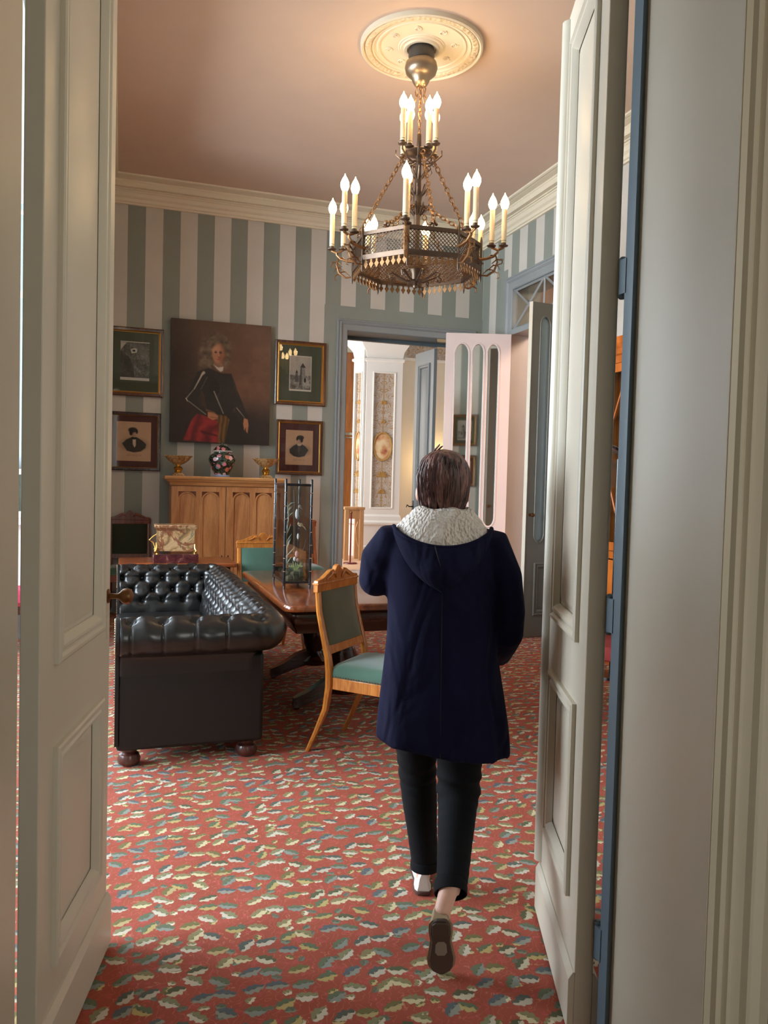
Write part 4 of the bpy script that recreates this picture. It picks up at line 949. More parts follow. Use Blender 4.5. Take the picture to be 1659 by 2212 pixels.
def links(p, q, L=.036, r=.0038):
    m = M(); p, q = Vector(p), Vector(q); d = (q-p); N = max(1, int(d.length/(L*.78))); z = d.normalized(); x = z.orthogonal().normalized(); y = z.cross(x)
    for k in range(N):
        c = p+d*((k+.5)/N); a, b = (x, y) if k % 2 else (y, x)
        pts = [c+a*(.3*L*math.cos(t))+z*(.5*L*math.sin(t)) for t in [2*PI*j/8 for j in range(9)]]
        m.tube(pts, r, 4, False)
    return m
obj('chain', links((0, 0, 4.34), (0, 0, 3.98)), MAT['iron_warm'], ch)
obj('stem', M().lathe([(0, 3.0), (.02, 3.0), (.03, 3.03), (.022, 3.08), (.03, 3.14), (.022, 3.2), (.026, 3.5), (.034, 3.56), (.024, 3.6), (.02, 3.82), (.03, 3.86), (.018, 3.9), (.014, 4.0), (0, 4.0)], 14), MAT['iron'], ch)
lv = M(); R = random.Random(9)
def scroll2d(pts, a, r, n=6, m=None, flat=.6, off=0.0):
    m = m or M(); ca, sa = math.cos(a), math.sin(a); m.tube([(p*ca-off*sa, p*sa+off*ca, z) for p, z in pts], r, n, True, flat); return m
for z0 in (3.42, 3.55, 3.68):
    for k in range(8):
        a = k*PI/4+z0; L = .05+.02*R.random()
        scroll2d([(.02, z0), (.05, z0+.03), (.02+L, z0+.08), (.03+L, z0+.05), (.015+L, z0+.03)], a, [.008, .009, .006, .004, .002], 5, lv)
obj('leaf_ornament', lv, MAT['iron'], ch, kind='stuff')
# drum
RB = .455; ZB, ZT = 3.035, 3.20; A0 = math.radians(-90-20.4-7.0)   # arm directions
vert = [A0+k*PI/4 for k in range(8)]
def P8(k, r, z): a = vert[k % 8]; return Vector((r*math.cos(a), r*math.sin(a), z))
rims = M()
for z, hh, tt in ((ZT, .012, .012), (ZB, .016, .016)):
    for k in range(8):
        a, b = P8(k, RB, z), P8(k+1, RB, z); t = (b-a).normalized(); o_ = Vector((t.y, -t.x, 0))
        rims.loft([[p+o_*tt+Vector((0, 0, -hh)), p+o_*tt*1.3+Vector((0, 0, hh)), p-o_*tt+Vector((0, 0, hh)), p-o_*tt+Vector((0, 0, -hh))] for p in (a, b)])
obj('rim_rings', rims, MAT['iron'], ch, smooth=False)
for k in range(8):
    a, b = P8(k, RB, 0), P8(k+1, RB, 0); L = (b-a).length; t = (b-a)/L; lat = M(); Hh = ZT-ZB; N = 13; st_ = L/N
    nn = Vector((t.y, -t.x, 0))
    for i in range(-7, N+1):
        for sgn in (1, -1):
            s0, s1 = i*st_, i*st_+Hh
            q0, q1 = max(0, s0), min(L, s1)
            if q1-q0 < .01: continue
            z0 = ZB+(q0-s0 if sgn > 0 else Hh-(q0-s0)); z1 = ZB+(q1-s0 if sgn > 0 else Hh-(q1-s0))
            pa = a+t*q0; pb = a+t*q1; w = .0032
            lat.loft([[(p.x+nn.x*e, p.y+nn.y*e, z+f) for e, f in ((-.002, -w), (.002, -w), (.002, w), (-.002, w))] for p, z in ((pa, z0), (pb, z1))])
    obj('lattice_panel', lat, MAT['iron'], ch, smooth=False)
    obj('corner_rod', M().tube([tuple(P8(k, RB+.012, 2.94)), tuple(P8(k, RB+.012, 2.96)), tuple(P8(k, RB+.012, ZT+.03)), tuple(P8(k, RB+.012, ZT+.06))], [.003, .009, .009, .003], 8), MAT['iron'], ch)
    cr = M(); c = (a+b)/2
    for q, rr in ((0, .018), (.02, .012), (-.02, .012)): cr.ball((c.x+t.x*q, c.y+t.y*q, ZT+.035+(.015 if q == 0 else 0)), rr, 6, 5)
    cr.tube([(c.x, c.y, ZT), (c.x, c.y, ZT+.04)], .006, 5); obj('leaf_finial', cr, MAT['iron'], ch)
# fringe of pendants
pend = mesh_of('pendant', M().prism([(-.008, 0), (.008, 0), (.006, -.02), (.018, -.035), (.0, -.065), (-.018, -.035), (-.006, -.02)], -.002, .002, 'y'), MAT['iron_warm'], False)
for k in range(8):
    a, b = P8(k, RB+.005, ZB-.012), P8(k+1, RB+.005, ZB-.012)
    for i in range(8):
        p = a+(b-a)*((i+.5)/8); o = obj('pendant', pend, None, ch, loc=tuple(p)); o.rotation_euler = (0, 0, math.atan2((b-a).y, (b-a).x))
# bottom spider with scrolls and grille
MAT['grille'] = MAT['iron_warm']
gr = M()
for k in range(-11, 12):
    x = k*.036; 
    if abs(x) < .40:
        y = math.sqrt(.40**2-x*x); gr.box((x-.0025, -y, ZB-.002), (x+.0025, y, ZB+.002))
        gr.box((-y, x-.0025, ZB+.003), (y, x+.0025, ZB+.006))
obj('bottom_grille', gr.T(RZ(A0+.4)), MAT['grille'], ch, smooth=False, kind='stuff')
hub = M().lathe([(0, 2.90), (.016, 2.905), (.02, 2.92), (.012, 2.935), (.03, 2.95), (.034, 3.0), (.05, 3.03), (.045, 3.06), (0, 3.06)], 16)
obj('bottom_hub', hub, MAT['iron'], ch)
for k in range(8):
    a = vert[k]+PI/8
    obj('bottom_scroll', scroll2d([(.02, 2.96), (.06, 2.95), (.12, 2.975), (.17, 3.0), (.2, 2.985), (.19, 2.96), (.165, 2.965), (.17, 2.98)], a, [.012, .012, .010, .009, .008, .007, .006, .004], 6), MAT['iron'], ch)
# arms, cups, candles, bulbs
cup = mesh_of('drip_cup', M().lathe([(0, 0), (.012, 0), (.03, .006), (.033, .012), (.018, .014), (.017, .04), (.019, .045), (0, .045)], 14), MAT['iron'])
bulbm = mesh_of('bulb', M().lathe([(0, 0), (.015, 0), (.023, .012), (.031, .036), (.029, .056), (.018, .082), (.006, .102), (.002, .116), (0, .118)], 12), MAT['bulb'])
def candle(x, y, z, L):
    c = obj('candle', M().lathe([(0, 0), (.018, 0), (.018, L-.004), (.015, L), (0, L)], 14), MAT['candle'], ch, loc=(x, y, z+.03))
    obj('drip_cup', cup, None, c, loc=(0, 0, -.03)); obj('bulb', bulbm, None, c, loc=(0, 0, L))
    d = bpy.data.lights.new('candle_light', 'POINT'); d.energy = CANDLE_W; d.color = (1, .62, .30); d.shadow_soft_size = .03
    o = bpy.data.objects.new('candle_light', d); COL.objects.link(o); o.parent = ch; o.location = (x, y, z+.03+L+.05)
    o.visible_glossy = True
CANDLE_W = 6.6
for k in range(8):
    a = vert[k]
    arm = scroll2d([(RB, 3.10), (RB+.05, 3.105), (RB+.10, 3.12), (RB+.13, 3.15), (RB+.13, 3.165)], a, [.018, .017, .015, .014, .016], 8)
    scroll2d([(RB+.01, 2.99), (RB+.06, 2.985), (RB+.11, 3.02), (RB+.13, 3.08), (RB+.115, 3.13)], a, [.008, .012, .015, .012, .008], 6, arm)
    scroll2d([(RB+.10, 3.02), (RB+.14, 3.0), (RB+.145, 2.97), (RB+.125, 2.965)], a, [.006, .008, .006, .003], 6, arm)
    for (z_, o1, o2) in ((3.0, .03, .10), (3.03, .07, .135), (3.07, .09, .16), (3.10, .05, .12)):
        scroll2d([(RB+o1, z_), (RB+(o1+o2)/2, z_+.03), (RB+o2, z_+.025), (RB+o2+.015, z_-.005)], a, [.007, .014, .010, .002], 6, arm, .35)
    scroll2d([(RB+.12, 3.06), (RB+.16, 3.07), (RB+.17, 3.10), (RB+.15, 3.105)], a, [.005, .006, .005, .003], 6, arm)
    ca, sa = math.cos(a), math.sin(a); r_ = RB+.13
    arm.tube([((RB+q)*ca, (RB+q)*sa, 3.165+.02*abs(q-.13)/.045) for q in (.085, .105, .13, .15, .172)], .009, 6)
    obj('scroll_arm', arm, MAT['iron_warm'], ch)
    for q in (.085, .17): candle((RB+q)*ca, (RB+q)*sa, 3.185, .235)
# upper tier
ut = M().lathe([(.02, 3.84), (.05, 3.845), (.09, 3.86), (.10, 3.87), (.09, 3.878), (.05, 3.87), (.02, 3.87)], 16)
for k in range(8):
    a = A0+math.radians(7)+k*PI/4; scroll2d([(.03, 3.8), (.07, 3.79), (.12, 3.81), (.165, 3.85), (.165, 3.885)], a, [.007, .009, .01, .009, .008], 6, ut)
    scroll2d([(.08, 3.8), (.11, 3.77), (.13, 3.79), (.115, 3.805)], a, [.004, .006, .005, .003], 5, ut)
obj('upper_tier', ut, MAT['iron'], ch)
for k in range(4):
    a = A0+math.radians(7)+PI/4+k*PI/2
    for r_ in (.095, .165): candle(r_*math.cos(a), r_*math.sin(a), 3.875, .225)
for k in range(4):
    a = A0+PI/8+k*PI/2
    obj('chain', links((.10*math.cos(a), .10*math.sin(a), 3.85), ((RB-.02)*math.cos(a), (RB-.02)*math.sin(a), ZT+.03), .05, .0045), MAT['iron_warm'], ch)
    obj('chain', links((.025*math.cos(a+.8), .025*math.sin(a+.8), 3.5), ((RB-.02)*math.cos(a+PI/4), (RB-.02)*math.sin(a+PI/4), ZT+.02), .05, .0045), MAT['iron_warm'], ch)

# ------------------------------------------------------------ far room seen through the back doorway
def arabesque(name):
    n = NT(name); p = n.xyz(n.co); x = n.m_('ABSOLUTE', p[0])
    v = n.cxyz(x, 0.0, p[2]); w = n.n('ShaderNodeTexWave'); w.wave_type = 'RINGS'; w.inputs['Scale'].default_value = 3.2; w.inputs['Distortion'].default_value = 6; w.inputs['Detail Scale'].default_value = 2.2
    n.l(n.mapc((2.2, 1, 1.5), src=v), w.inputs['Vector'])
    line = n.m_('GREATER_THAN', n.m_('SINE', n.m_('MULTIPLY', n.noise(5.5, v, 1, .5, 1.2), 62.0)), .35)
    stem = n.m_('LESS_THAN', x, .012); f2 = n.m_('GREATER_THAN', n.noise(9, v, 2), .42)
    m_ = n.m_('MINIMUM', 1.0, n.m_('ADD', n.m_('MULTIPLY', line, f2), stem))
    gold = n.mix(n.noise(9, v), lin(178, 132, 62), lin(150, 128, 96)); n.bump(m_, .3, .01)
    return n.set(n.mix(n.m_('MULTIPLY', m_, .85), n.mix(n.noise(14), lin(196, 186, 176), lin(178, 170, 164)), gold), .6)
MAT['arab'] = arabesque('gilded_arabesque_panel')
MAT['gilt_soft'] = paint('soft_gilt_paint', (186, 146, 84), .5, .1)
def pilaster(label, loc, rz, w, h, cap=True, d=.35):
    t = thing('pilaster', label, 'pilaster', loc, rz, 'ornamented pilasters of the far room')
    obj('plinth', M().loft([[(-w/2-i, -i, z), (w/2+i, -i, z), (w/2+i, d, z), (-w/2-i, d, z)] for i, z in ((.07, 0), (.07, .2), (.055, .22), (.055, .62), (.085, .64), (.085, .68), (.04, .72), (.03, .80), (.0, .84))]), MAT['white'], t, ang=25)
    pw = w*.56; z0, z1 = .98, h-.72
    obj('shaft', M().holes([(-w/2, .8), (w/2, .8), (w/2, h-.5), (-w/2, h-.5)], [[(-pw/2, z0), (pw/2, z0), (pw/2, z1), (-pw/2, z1)]], 0, .05).box((-w/2, .05, .8), (w/2, d, h-.5)), MAT['white'], t, smooth=False)
    obj('panel_beading', M().frame(-pw/2-.03, z0-.03, pw/2+.03, z1+.03, [(0, 0), (.005, .015), (.02, .018), (.03, .0)], 0), MAT['white'], t)
    p = obj('ornament_panel', M().box((-pw/2, -.005, -(z1-z0)/2), (pw/2, .005, (z1-z0)/2)), MAT['arab'], t, loc=(0, .045, (z0+z1)/2))
    med = M().ball((0, -.01, -.12), (pw*.44, .02, .27), 24, 12); obj('medallion', med, n_med, p)
    ring = M().tube([(pw*.45*math.cos(t_), -.022, -.12+.275*math.sin(t_)) for t_ in [2*PI*k/28 for k in range(29)]], .018, 6, False); obj('medallion_rim', ring, MAT['gilt_soft'], p)
    for zz, s_ in ((1.3, 1.0), (.72, .7), (-.72, 1.1), (-1.05, .8), (.35, .5), (-1.35, .5)):
        if abs(zz) < (z1-z0)/2-.1:
            f = M()
            for k in range(7):
                a = PI*(k)/6; f.tube([(0, 0, zz), (.07*s_*math.cos(a), -.015, zz+.07*s_*math.sin(a)+.02), (.11*s_*math.cos(a), -.01, zz+.10*s_*math.sin(a)+.01)], [.012, .018, .006], 5)
            obj('gilt_flower', f, MAT['gilt_soft'], p)
    if cap: obj('capital', M().loft([[(-w/2-i, -i, z), (w/2+i, -i, z), (w/2+i, d, z), (-w/2-i, d, z)] for i, z in ((0, h-.5), (.03, h-.48), (.03, h-.44), (.0, h-.42), (.02, h-.3), (.10, h-.18), (.12, h-.12), (.12, h-.02), (.15, h), (.0, h))]), MAT['white'], t, ang=25)
    return t
n = NT('painted_medallion'); q = n.noise(5, None, 2); n_med = n.set(n.ramp(q, [(.35, lin(170, 92, 70)), (.48, lin(214, 168, 120)), (.6, lin(226, 206, 168))]), .5)
YP = 14.85
pier = pilaster('white pier with gilded arabesque panel and oval medallion in the far room', (4.93, YP, 0), -.16, .72, 4.35)
side = pilaster('side', (4.46, YP+.22, 0), -1.0, .26, 4.35, True, .06)
bpy.context.view_layer.update()
for c_ in list(side.children):
    c_.parent = pier; c_.matrix_parent_inverse = pier.matrix_world.inverted() @ side.matrix_world
bpy.data.objects.remove(side)
pilaster('second arabesque pilaster further back, left of the white pier', (4.78, 16.6, 0), -.1, .62, 4.0)
# cream wall beside the pier with a frieze above
struct('wall_far_pier', M().box((5.1, YP+.44, 0), (8.2, YP+.6, 4.0)).box((5.1, YP+.44, 4.55), (8.2, YP+.6, 5.6)), MAT['cream'])
struct('trim_12', M().box((5.5, YP+.40, 3.98), (8.2, YP+.6, 4.04)), MAT['white'])
fz_ = struct('trim_13', M().box((-1.4, -.02, -.26), (1.4, .1, .26)), MAT['arab']); fz_.location = (6.95, YP+.46, 4.3)
struct('trim_14', M().box((-.5, 17.3, 4.05), (5.2, 17.6, 4.35)).box((4.2, 14.98, 4.52), (5.2, 15.3, 4.8)), MAT['white'])
n = NT('warm_lamp_shade'); n.put(n.b.inputs['Emission Color'], lin(255, 200, 110)); n.b.inputs['Emission Strength'].default_value = 2.5; MAT['shade'] = n.set(lin(250, 220, 160), .6)
lp = thing('wall_lamp', 'small lit lamp behind the open far door, throwing a yellow glow on the cream wall', 'lamp', (6.25, YP+.30, 1.75))
obj('lamp_shade', M().lathe([(.05, .18), (.11, 0), (.105, 0), (.045, .18)], 20), MAT['shade'], lp)
obj('bracket', M().tube([(0, .1, -.05), (0, 0, -.08), (0, 0, .06)], .012, 8), MAT['brass'], lp)
d = bpy.data.lights.new('wall_lamp_light', 'POINT'); d.energy = 22; d.color = (1, .66, .28); d.shadow_soft_size = .08
o = bpy.data.objects.new('wall_lamp_light', d); COL.objects.link(o); o.parent = lp; o.location = (-.0, -.12, .1)
# curtain-like wooden shutter at the left, wooden stand, red barrier post
MAT['oakwood'] = wood('pale_oak', (214, 172, 126), (186, 140, 92), .45, 3, 'z', .1)
sh = thing('wooden_shutter', 'tall golden-brown wooden shutter with iron latch at the left of the far room', 'shutter', (4.02, 15.6, 0), -.2)
for k, x in enumerate((0, .16, .32)): obj('shutter_board', M().box((x, 0, 0), (x+.15, .06, 4.1)), wood('golden_brown_wood', (160, 98, 44), (116, 66, 28), .35, 3) if k == 0 else bpy.data.materials['golden_brown_wood'], sh, bevel=.01)
obj('latch', M().box((.3, -.05, 2.42), (.5, -.03, 2.47)).box((.3, -.05, 2.36), (.5, -.03, 2.38)).tube([(.5, -.04, 2.37), (.54, -.04, 2.41), (.5, -.04, 2.46)], .012, 6), MAT['silver'], sh)
ls = thing('wooden_stand', 'pale oak stand with a square top in the far room beside the white pier', 'stand', (4.28, 14.15, 0))
obj('stand_top', M().box((-.3, 0, .95), (.10, .4, 1.0)), MAT['oakwood'], ls, bevel=.006)
obj('stand_apron', M().box((-.26, .02, .78), (.07, .05, .95)), MAT['oakwood'], ls, bevel=.006)
for x, y in ((.03, .03), (-.26, .03), (.03, .34), (-.26, .34)): obj('leg', M().box((x-.03, y-.03, 0), (x+.05, y+.03, .95)), MAT['oakwood'], ls, bevel=.006)
obj('curved_brace', M().tube([(-.0, .1, .72), (-.04, .1, .6), (-.02, .1, .4), (.02, .1, .25)], .02, 6), MAT['oakwood'], ls)
bp = thing('barrier_post', 'slender dark red barrier post by the oak stand in the far room', 'post', (3.95, 13.6, 0))
obj('pole', M().tube([(0, 0, .02), (0, 0, .9)], .014, 10), paint('dark_red_paint', (124, 26, 34), .35), bp)
obj('base', M().lathe([(0, 0), (.13, 0), (.12, .02), (0, .03)], 20), paint('dark_red_base', (110, 22, 30), .35), bp)
obj('knob', M().ball((0, 0, .92), .025, 12, 8), MAT['brass'], bp)

# ------------------------------------------------------------ bookcase and chair seen through the right-hand gap
MAT['orange'] = wood('orange_mahogany', (204, 112, 44), (160, 78, 26), .25, 3, 'z', .5)
bk = thing('bookcase', 'orange-brown glazed wooden bookcase standing against the right wall', 'bookcase', (3.93, 4.7, 0))
bl = 1.5
obj('carcass', M().box((0, 0, 0), (.30, .03, 2.6)).box((0, bl-.03, 0), (.30, bl, 2.6)).box((.28, 0, 0), (.30, bl, 2.6)).box((0, 0, 0), (.3, bl, .12)).box((0, 0, 2.54), (.3, bl, 2.6)).box((0, 0, .9), (.3, bl, .96)), MAT['orange'], bk)
obj('cornice', M().loft([[(-i, -i, z), (.3, -i, z), (.3, bl+i, z), (-i, bl+i, z)] for i, z in ((0, 2.6), (.02, 2.61), (.03, 2.65), (.06, 2.69), (.07, 2.74))]), MAT['orange'], bk, ang=20)
for k in range(2):
    y0 = .02+k*(bl-.04)/2; w = (bl-.04)/2-.004
    d = obj('door', M().box((-.02, 0, 0), (0, .06, 1.56)).box((-.02, w-.06, 0), (0, w, 1.56)).box((-.02, 0, 0), (0, w, .07)).box((-.02, 0, 1.49), (0, w, 1.56)), MAT['orange'], bk, loc=(0, y0, .97))
    obj('pane', M().box((-.012, .05, .06), (-.008, w-.05, 1.5)), MAT['oldglass'], d, smooth=False)
    obj('glazing_bar', M().tube([(-.012, .06, .1), (-.012, w/2, .8), (-.012, w-.06, 1.5)], .008, 5).tube([(-.012, w-.06, .1), (-.012, w/2, .8), (-.012, .06, 1.5)], .008, 5), MAT['orange'], d)
    obj('lower_door', M().box((-.02, 0, 0), (0, w, .76)).box((-.03, .08, .08), (-.02, w-.08, .68)), MAT['orange'], bk, loc=(0, y0, .13), bevel=.004)
for z in (1.3, 1.7, 2.1): obj('shelf', M().box((.02, .03, z), (.28, bl-.03, z+.02)), MAT['orange'], bk)
# small picture rail card on a stand near the bookcase
sgn = thing('reading_stand', 'slanted reading stand with white sheet in front of the orange bookcase', 'stand', (3.70, 5.28, 0), .25)
obj('pole', M().tube([(0, 0, .03), (0, 0, 1.72)], .012, 10), MAT['ebony'], sgn); obj('base', M().lathe([(0, 0), (.15, 0), (.14, .02), (0, .03)], 24), MAT['ebony'], sgn)
tp = obj('desk', M().box((-.2, -.15, 0), (.2, .15, .02)), MAT['ebony'], sgn, loc=(0, 0, 1.76), rot=(.3, .35, 0)); obj('sheet', M().box((-.18, -.13, .02), (.18, .13, .024)), MAT['white'], tp)
ac = thing('armchair', 'dark-framed armchair with red seat seen through the gap beside the right door leaf', 'armchair', (3.18, 4.46, 0), .6)
MAT['redv'] = paint('red_upholstery', (140, 40, 34), .8)
for x, y in ((-.24, -.22), (.24, -.22), (-.24, .22), (.24, .22)): obj('leg', M().tube([(x, y, 0), (x*.96, y*.96, .2), (x, y, .4)], [.018, .022, .026], 8), MAT['mahog_dark'], ac)
obj('seat', M().loft([[(sx*k, sy*k, z) for sx, sy in ((-.27, -.25), (.27, -.25), (.27, .25), (-.27, .25))] for k, z in ((1, .38), (1.02, .42), (.96, .47), (.7, .49))]), MAT['redv'], ac, bevel=.01)
obj('back', M().loft([[(-.25, y-.03, z), (.25, y-.03, z), (.25, y+.03, z), (-.25, y+.03, z)] for y, z in ((.24, .48), (.27, .7), (.32, .92))]), MAT['redv'], ac, bevel=.01)
for x in (-.27, .27): obj('armrest', M().tube([(x, -.2, .4), (x, -.22, .62), (x, -.1, .66), (x, .26, .68)], [.016, .018, .02, .02], 8), MAT['mahog_dark'], ac)
# footstool in the bay seen through the left-hand gap
fs_ = thing('window_bench', 'pink-cushioned bench under the bay window, seen through the left gap', 'bench', (-1.15, 7.25, 0))
for x, y in ((-.4, -.15), (.5, -.15), (-.4, .15), (.5, .15)): obj('leg', M().tube([(x, y, 0), (x, y, .34)], [.018, .025], 8), MAT['mahog_dark'], fs_)
obj('seat_frame', M().box((-.44, -.19, .32), (.54, .19, .38)), MAT['mahog_dark'], fs_, bevel=.006)
obj('cushion', M().box((-.43, -.18, .38), (.53, .18, .52)), paint('bright_pink_fabric', (216, 70, 104), .8), fs_, bevel=.04)
obj('cushion_band', M().box((-.432, -.182, .38), (.532, .182, .42)), paint('crimson_fabric', (160, 30, 48), .8), fs_, bevel=.01)

# ------------------------------------------------------------ front wall dressing, visible in the mirrored leaf
for i, (x, z, lab) in enumerate(((2.35, 2.55, 'upper framed print beside the entrance door'), (2.35, 1.75, 'lower framed print beside the entrance door'), (3.25, 2.55, 'upper framed print near the corner of the entrance wall'), (3.25, 1.75, 'lower framed print near the corner of the entrance wall'))):
    t = picture(lab, x, z, .5, .62, .045, (92, 92, 72) if i % 2 == 0 else (110, 60, 54), .28, .38, tower if i % 2 == 0 else bust(1), 0, 'fr_brown'); t['group'] = 'framed prints on the entrance wall'; t.location = (x, 1.758, z); t.rotation_euler = (0, 0, PI)
# ------------------------------------------------------------ the walking person, seen from behind
pr = thing('person', 'person with short dark hair in navy hooded coat walking away, seen from behind', 'person', (1.03, 2.45, 0), math.radians(-20))
def oval(c, rx, ry, n=40, p=2.0, fold=0, ph=0, fn=9, tilt=None):
    o = []
    for j in range(n):
        t = 2*PI*j/n; ct, st = math.cos(t), math.sin(t); k = 1+fold*math.sin(fn*t+ph)+fold*.6*math.sin((fn*2-1)*t+ph*2.3)
        x = rx*k*math.copysign(abs(ct)**(2/p), ct); y = ry*k*math.copysign(abs(st)**(2/p), st); z = c[2]
        if tilt: z += tilt[0]*x+tilt[1]*y
        o.append((c[0]+x, c[1]+y, z))
    return o
def remesh(o, size, smooth=6, f=.6):
    r = o.modifiers.new('remesh', 'REMESH'); r.mode = 'VOXEL'; r.voxel_size = size; r.use_smooth_shade = True
    s_ = o.modifiers.new('smooth', 'SMOOTH'); s_.iterations = smooth; s_.factor = f
    return o
n = NT('skin'); n.bump(n.noise(200), .1, .001); MAT['skin'] = n.set(n.mix(n.noise(20), lin(222, 170, 150), lin(232, 186, 166)), .5, Subsurface_Weight=.15)
# joints (local: x right, y forward)
LA = dict(hip=(-.085, .0, .86), knee=(-.054, .13, .45), ankle=(-.020, .175, .09))
RA = dict(hip=(.085, -.01, .86), knee=(.080, -.01, .44), ankle=(.045, -.285, .245))
bd = M()
bd.loft([oval(c, rx, ry, 24) for c, rx, ry in (((0, 0, .80), .13, .09), ((0, 0, .88), .155, .11), ((0, .0, 1.0), .125, .095), ((0, 0, 1.1), .13, .1), ((0, -.005, 1.22), .15, .105), ((0, -.01, 1.32), .13, .085), ((0, -.01, 1.355), .06, .06))])
bd.tube([(0, -.01, 1.32), (0, 0, 1.38), (0, .01, 1.44)], [.055, .05, .05], 14)
# head with chin, brow and nose
bd.loft([oval((0, cy_, z), rx, ry, 28) for z, cy_, rx, ry in ((1.392, .055, .02, .02), (1.40, .045, .04, .045), (1.42, .03, .058, .068), (1.45, .015, .067, .085), (1.48, .01, .071, .09), (1.51, .005, .073, .092), (1.55, .0, .072, .09), (1.58, -.003, .06, .075), (1.597, -.005, .035, .045), (1.602, -.005, .01, .015))])
bd.tube([(0, .096, 1.50), (0, .108, 1.475), (0, .116, 1.455), (0, .098, 1.448)], [.008, .011, .013, .008], 8)
bd.ball((0, .088, 1.405), (.02, .016, .014), 8, 6)
for s_ in (-1, 1): 
    bd.ball((s_*.082, -.004, 1.462), (.011, .017, .028), 10, 8); bd.ball((s_*.03, .086, 1.508), (.022, .012, .007), 8, 6); bd.ball((s_*.04, .065, 1.46), (.02, .02, .018), 8, 6)
# arms
LArm = [(-.165, -.005, 1.30), (-.215, .0, 1.23), (-.225, .02, 1.165), (-.18, .13, 1.15), (-.12, .24, 1.17)]
RArm = [(.165, -.005, 1.30), (.21, -.01, 1.16), (.232, -.01, 1.04), (.23, .08, .95), (.215, .17, .88)]
bd.tube(LArm, [.05, .046, .042, .038, .027], 12); bd.tube(RArm, [.05, .046, .042, .037, .027], 12)
def hand(m, w, d, up, side):
    """w wrist, d direction of the palm, up = back of hand, side = thumb side"""
    w, d, up, side = Vector(w), Vector(d).normalized(), Vector(up).normalized(), Vector(side).normalized()
    ring = []
    for q, a, b in ((0, .026, .017), (.03, .033, .015), (.06, .039, .014), (.085, .040, .012)):
        c = w+d*q; ring.append([c+side*a*math.cos(2*PI*j/14)+up*b*math.sin(2*PI*j/14) for j in range(14)])
    m.loft(ring)
    for k, (off, L) in enumerate(((.029, .064), (.010, .073), (-.010, .068), (-.029, .054))):
        p = w+d*.078+side*off; m.tube([p, p+d*L*.4-up*.006, p+d*L*.72-up*.022, p+d*L*.86-up*.042], [.0088, .0085, .008, .0068], 8)
    p = w+d*.02+side*.026; m.tube([p, p+side*.022+d*.022-up*.004, p+side*.028+d*.048-up*.014, p+side*.02+d*.068-up*.024], [.012, .0105, .0095, .0078], 8)
hand(bd, (-.115, .25, 1.172), (.55, .8, .15), (-.6, .5, .3), (.1, .0, 1))
hand(bd, (.212, .18, .875), (-.15, .8, -.55), (1, .2, .1), (0, .5, .8))
# legs
for L_, s_ in ((LA, -1), (RA, 1)):
    h_, k_, a_ = L_['hip'], L_['knee'], L_['ankle']
    mid = [(h_[i]*.5+k_[i]*.5) for i in range(3)]; cal = [k_[i]*.7+a_[i]*.3 for i in range(3)]
    bd.tube([h_, mid, k_, cal, a_], [.072, .062, .048, .045, .030], 16)
# feet (bare inside the shoes)
bd.tube([(-.020, .180, .11), (-.022, .182, .05), (-.022, .23, .035), (-.024, .31, .028)], [.030, .026, .026, .020], 12)
bd.tube([(.045, -.28, .27), (.02, -.330, .215), (.020, -.305, .14), (.022, -.283, .07)], [.031, .026, .022, .018], 12)
body = obj('body', bd, MAT['skin'], pr); remesh(body, .0055, 4)
for s_ in (-1, 1):
    e_ = obj('eye', M().ball((s_*.03, .083, 1.496), (.013, .011, .009), 12, 8), MAT['petalw'], pr); obj('iris', M().ball((s_*.03, .0925, 1.496), (.005, .003, .005), 10, 6), paint('brown_iris', (70, 44, 30), .3), e_)
    obj('eyebrow', M().tube([(s_*.015, .093, 1.514), (s_*.032, .091, 1.519), (s_*.048, .08, 1.513)], [.003, .004, .002], 6), paint('eyebrow_hair', (44, 28, 24), .7), pr)
obj('lips', M().tube([(-.02, .088, 1.43), (-.007, .098, 1.433), (.007, .098, 1.433), (.02, .088, 1.43)], [.002, .0055, .0055, .002], 8), paint('lip_skin', (186, 98, 92), .45), pr)

# hair: short, tousled, dark brown
n = NT('dark_brown_hair'); st_ = n.noise(46, n.mapc((1, 1, .10)), 3, .6, .4); n.bump(st_, 1.0, .006)
MAT['hair'] = n.set(n.ramp(st_, [(.3, lin(36, 20, 20)), (.5, lin(84, 52, 48)), (.7, lin(140, 94, 84))]), .42, Specular_IOR_Level=.6)
hr = M(); NA = 120; rings = []; R = random.Random(2)
zs = [1.405, 1.412, 1.425, 1.44, 1.46, 1.48, 1.50, 1.52, 1.54, 1.56, 1.577, 1.59, 1.601, 1.608, 1.612]
rxs = [.058, .067, .075, .079, .081, .083, .085, .0865, .084, .079, .071, .060, .045, .027, .006]
rys = [.05, .062, .072, .08, .087, .093, .096, .097, .096, .091, .084, .072, .055, .033, .008]
ph = [R.uniform(0, 6.28) for _ in range(6)]
for i, z in enumerate(zs):
    ring = []
    for j in range(NA):
        t = 2*PI*j/NA; f = 1+.022*math.sin(17*t+ph[0]+z*40)+.018*math.sin(29*t+ph[1]-z*60)+.012*math.sin(47*t+ph[2]+z*30)
        if z < 1.45: f *= 1+.05*math.sin(11*t+ph[3])*(1.45-z)/.05
        x = rxs[i]*math.cos(t)*f; y = rys[i]*math.sin(t)*f-.014
        front = max(0, math.sin(t))
        if z < 1.545: y = min(y, .035+ (z-1.40)*.15)      # face stays free
        zz = z + (.009*math.sin(9*t+ph[4])+.006*math.sin(23*t) if z < 1.43 else .0)
        ring.append((x, y, zz))
    rings.append(ring)
hr.loft(rings)
hair = obj('hair', hr, MAT['hair'], pr, ang=180)
lk = M(); R = random.Random(12)
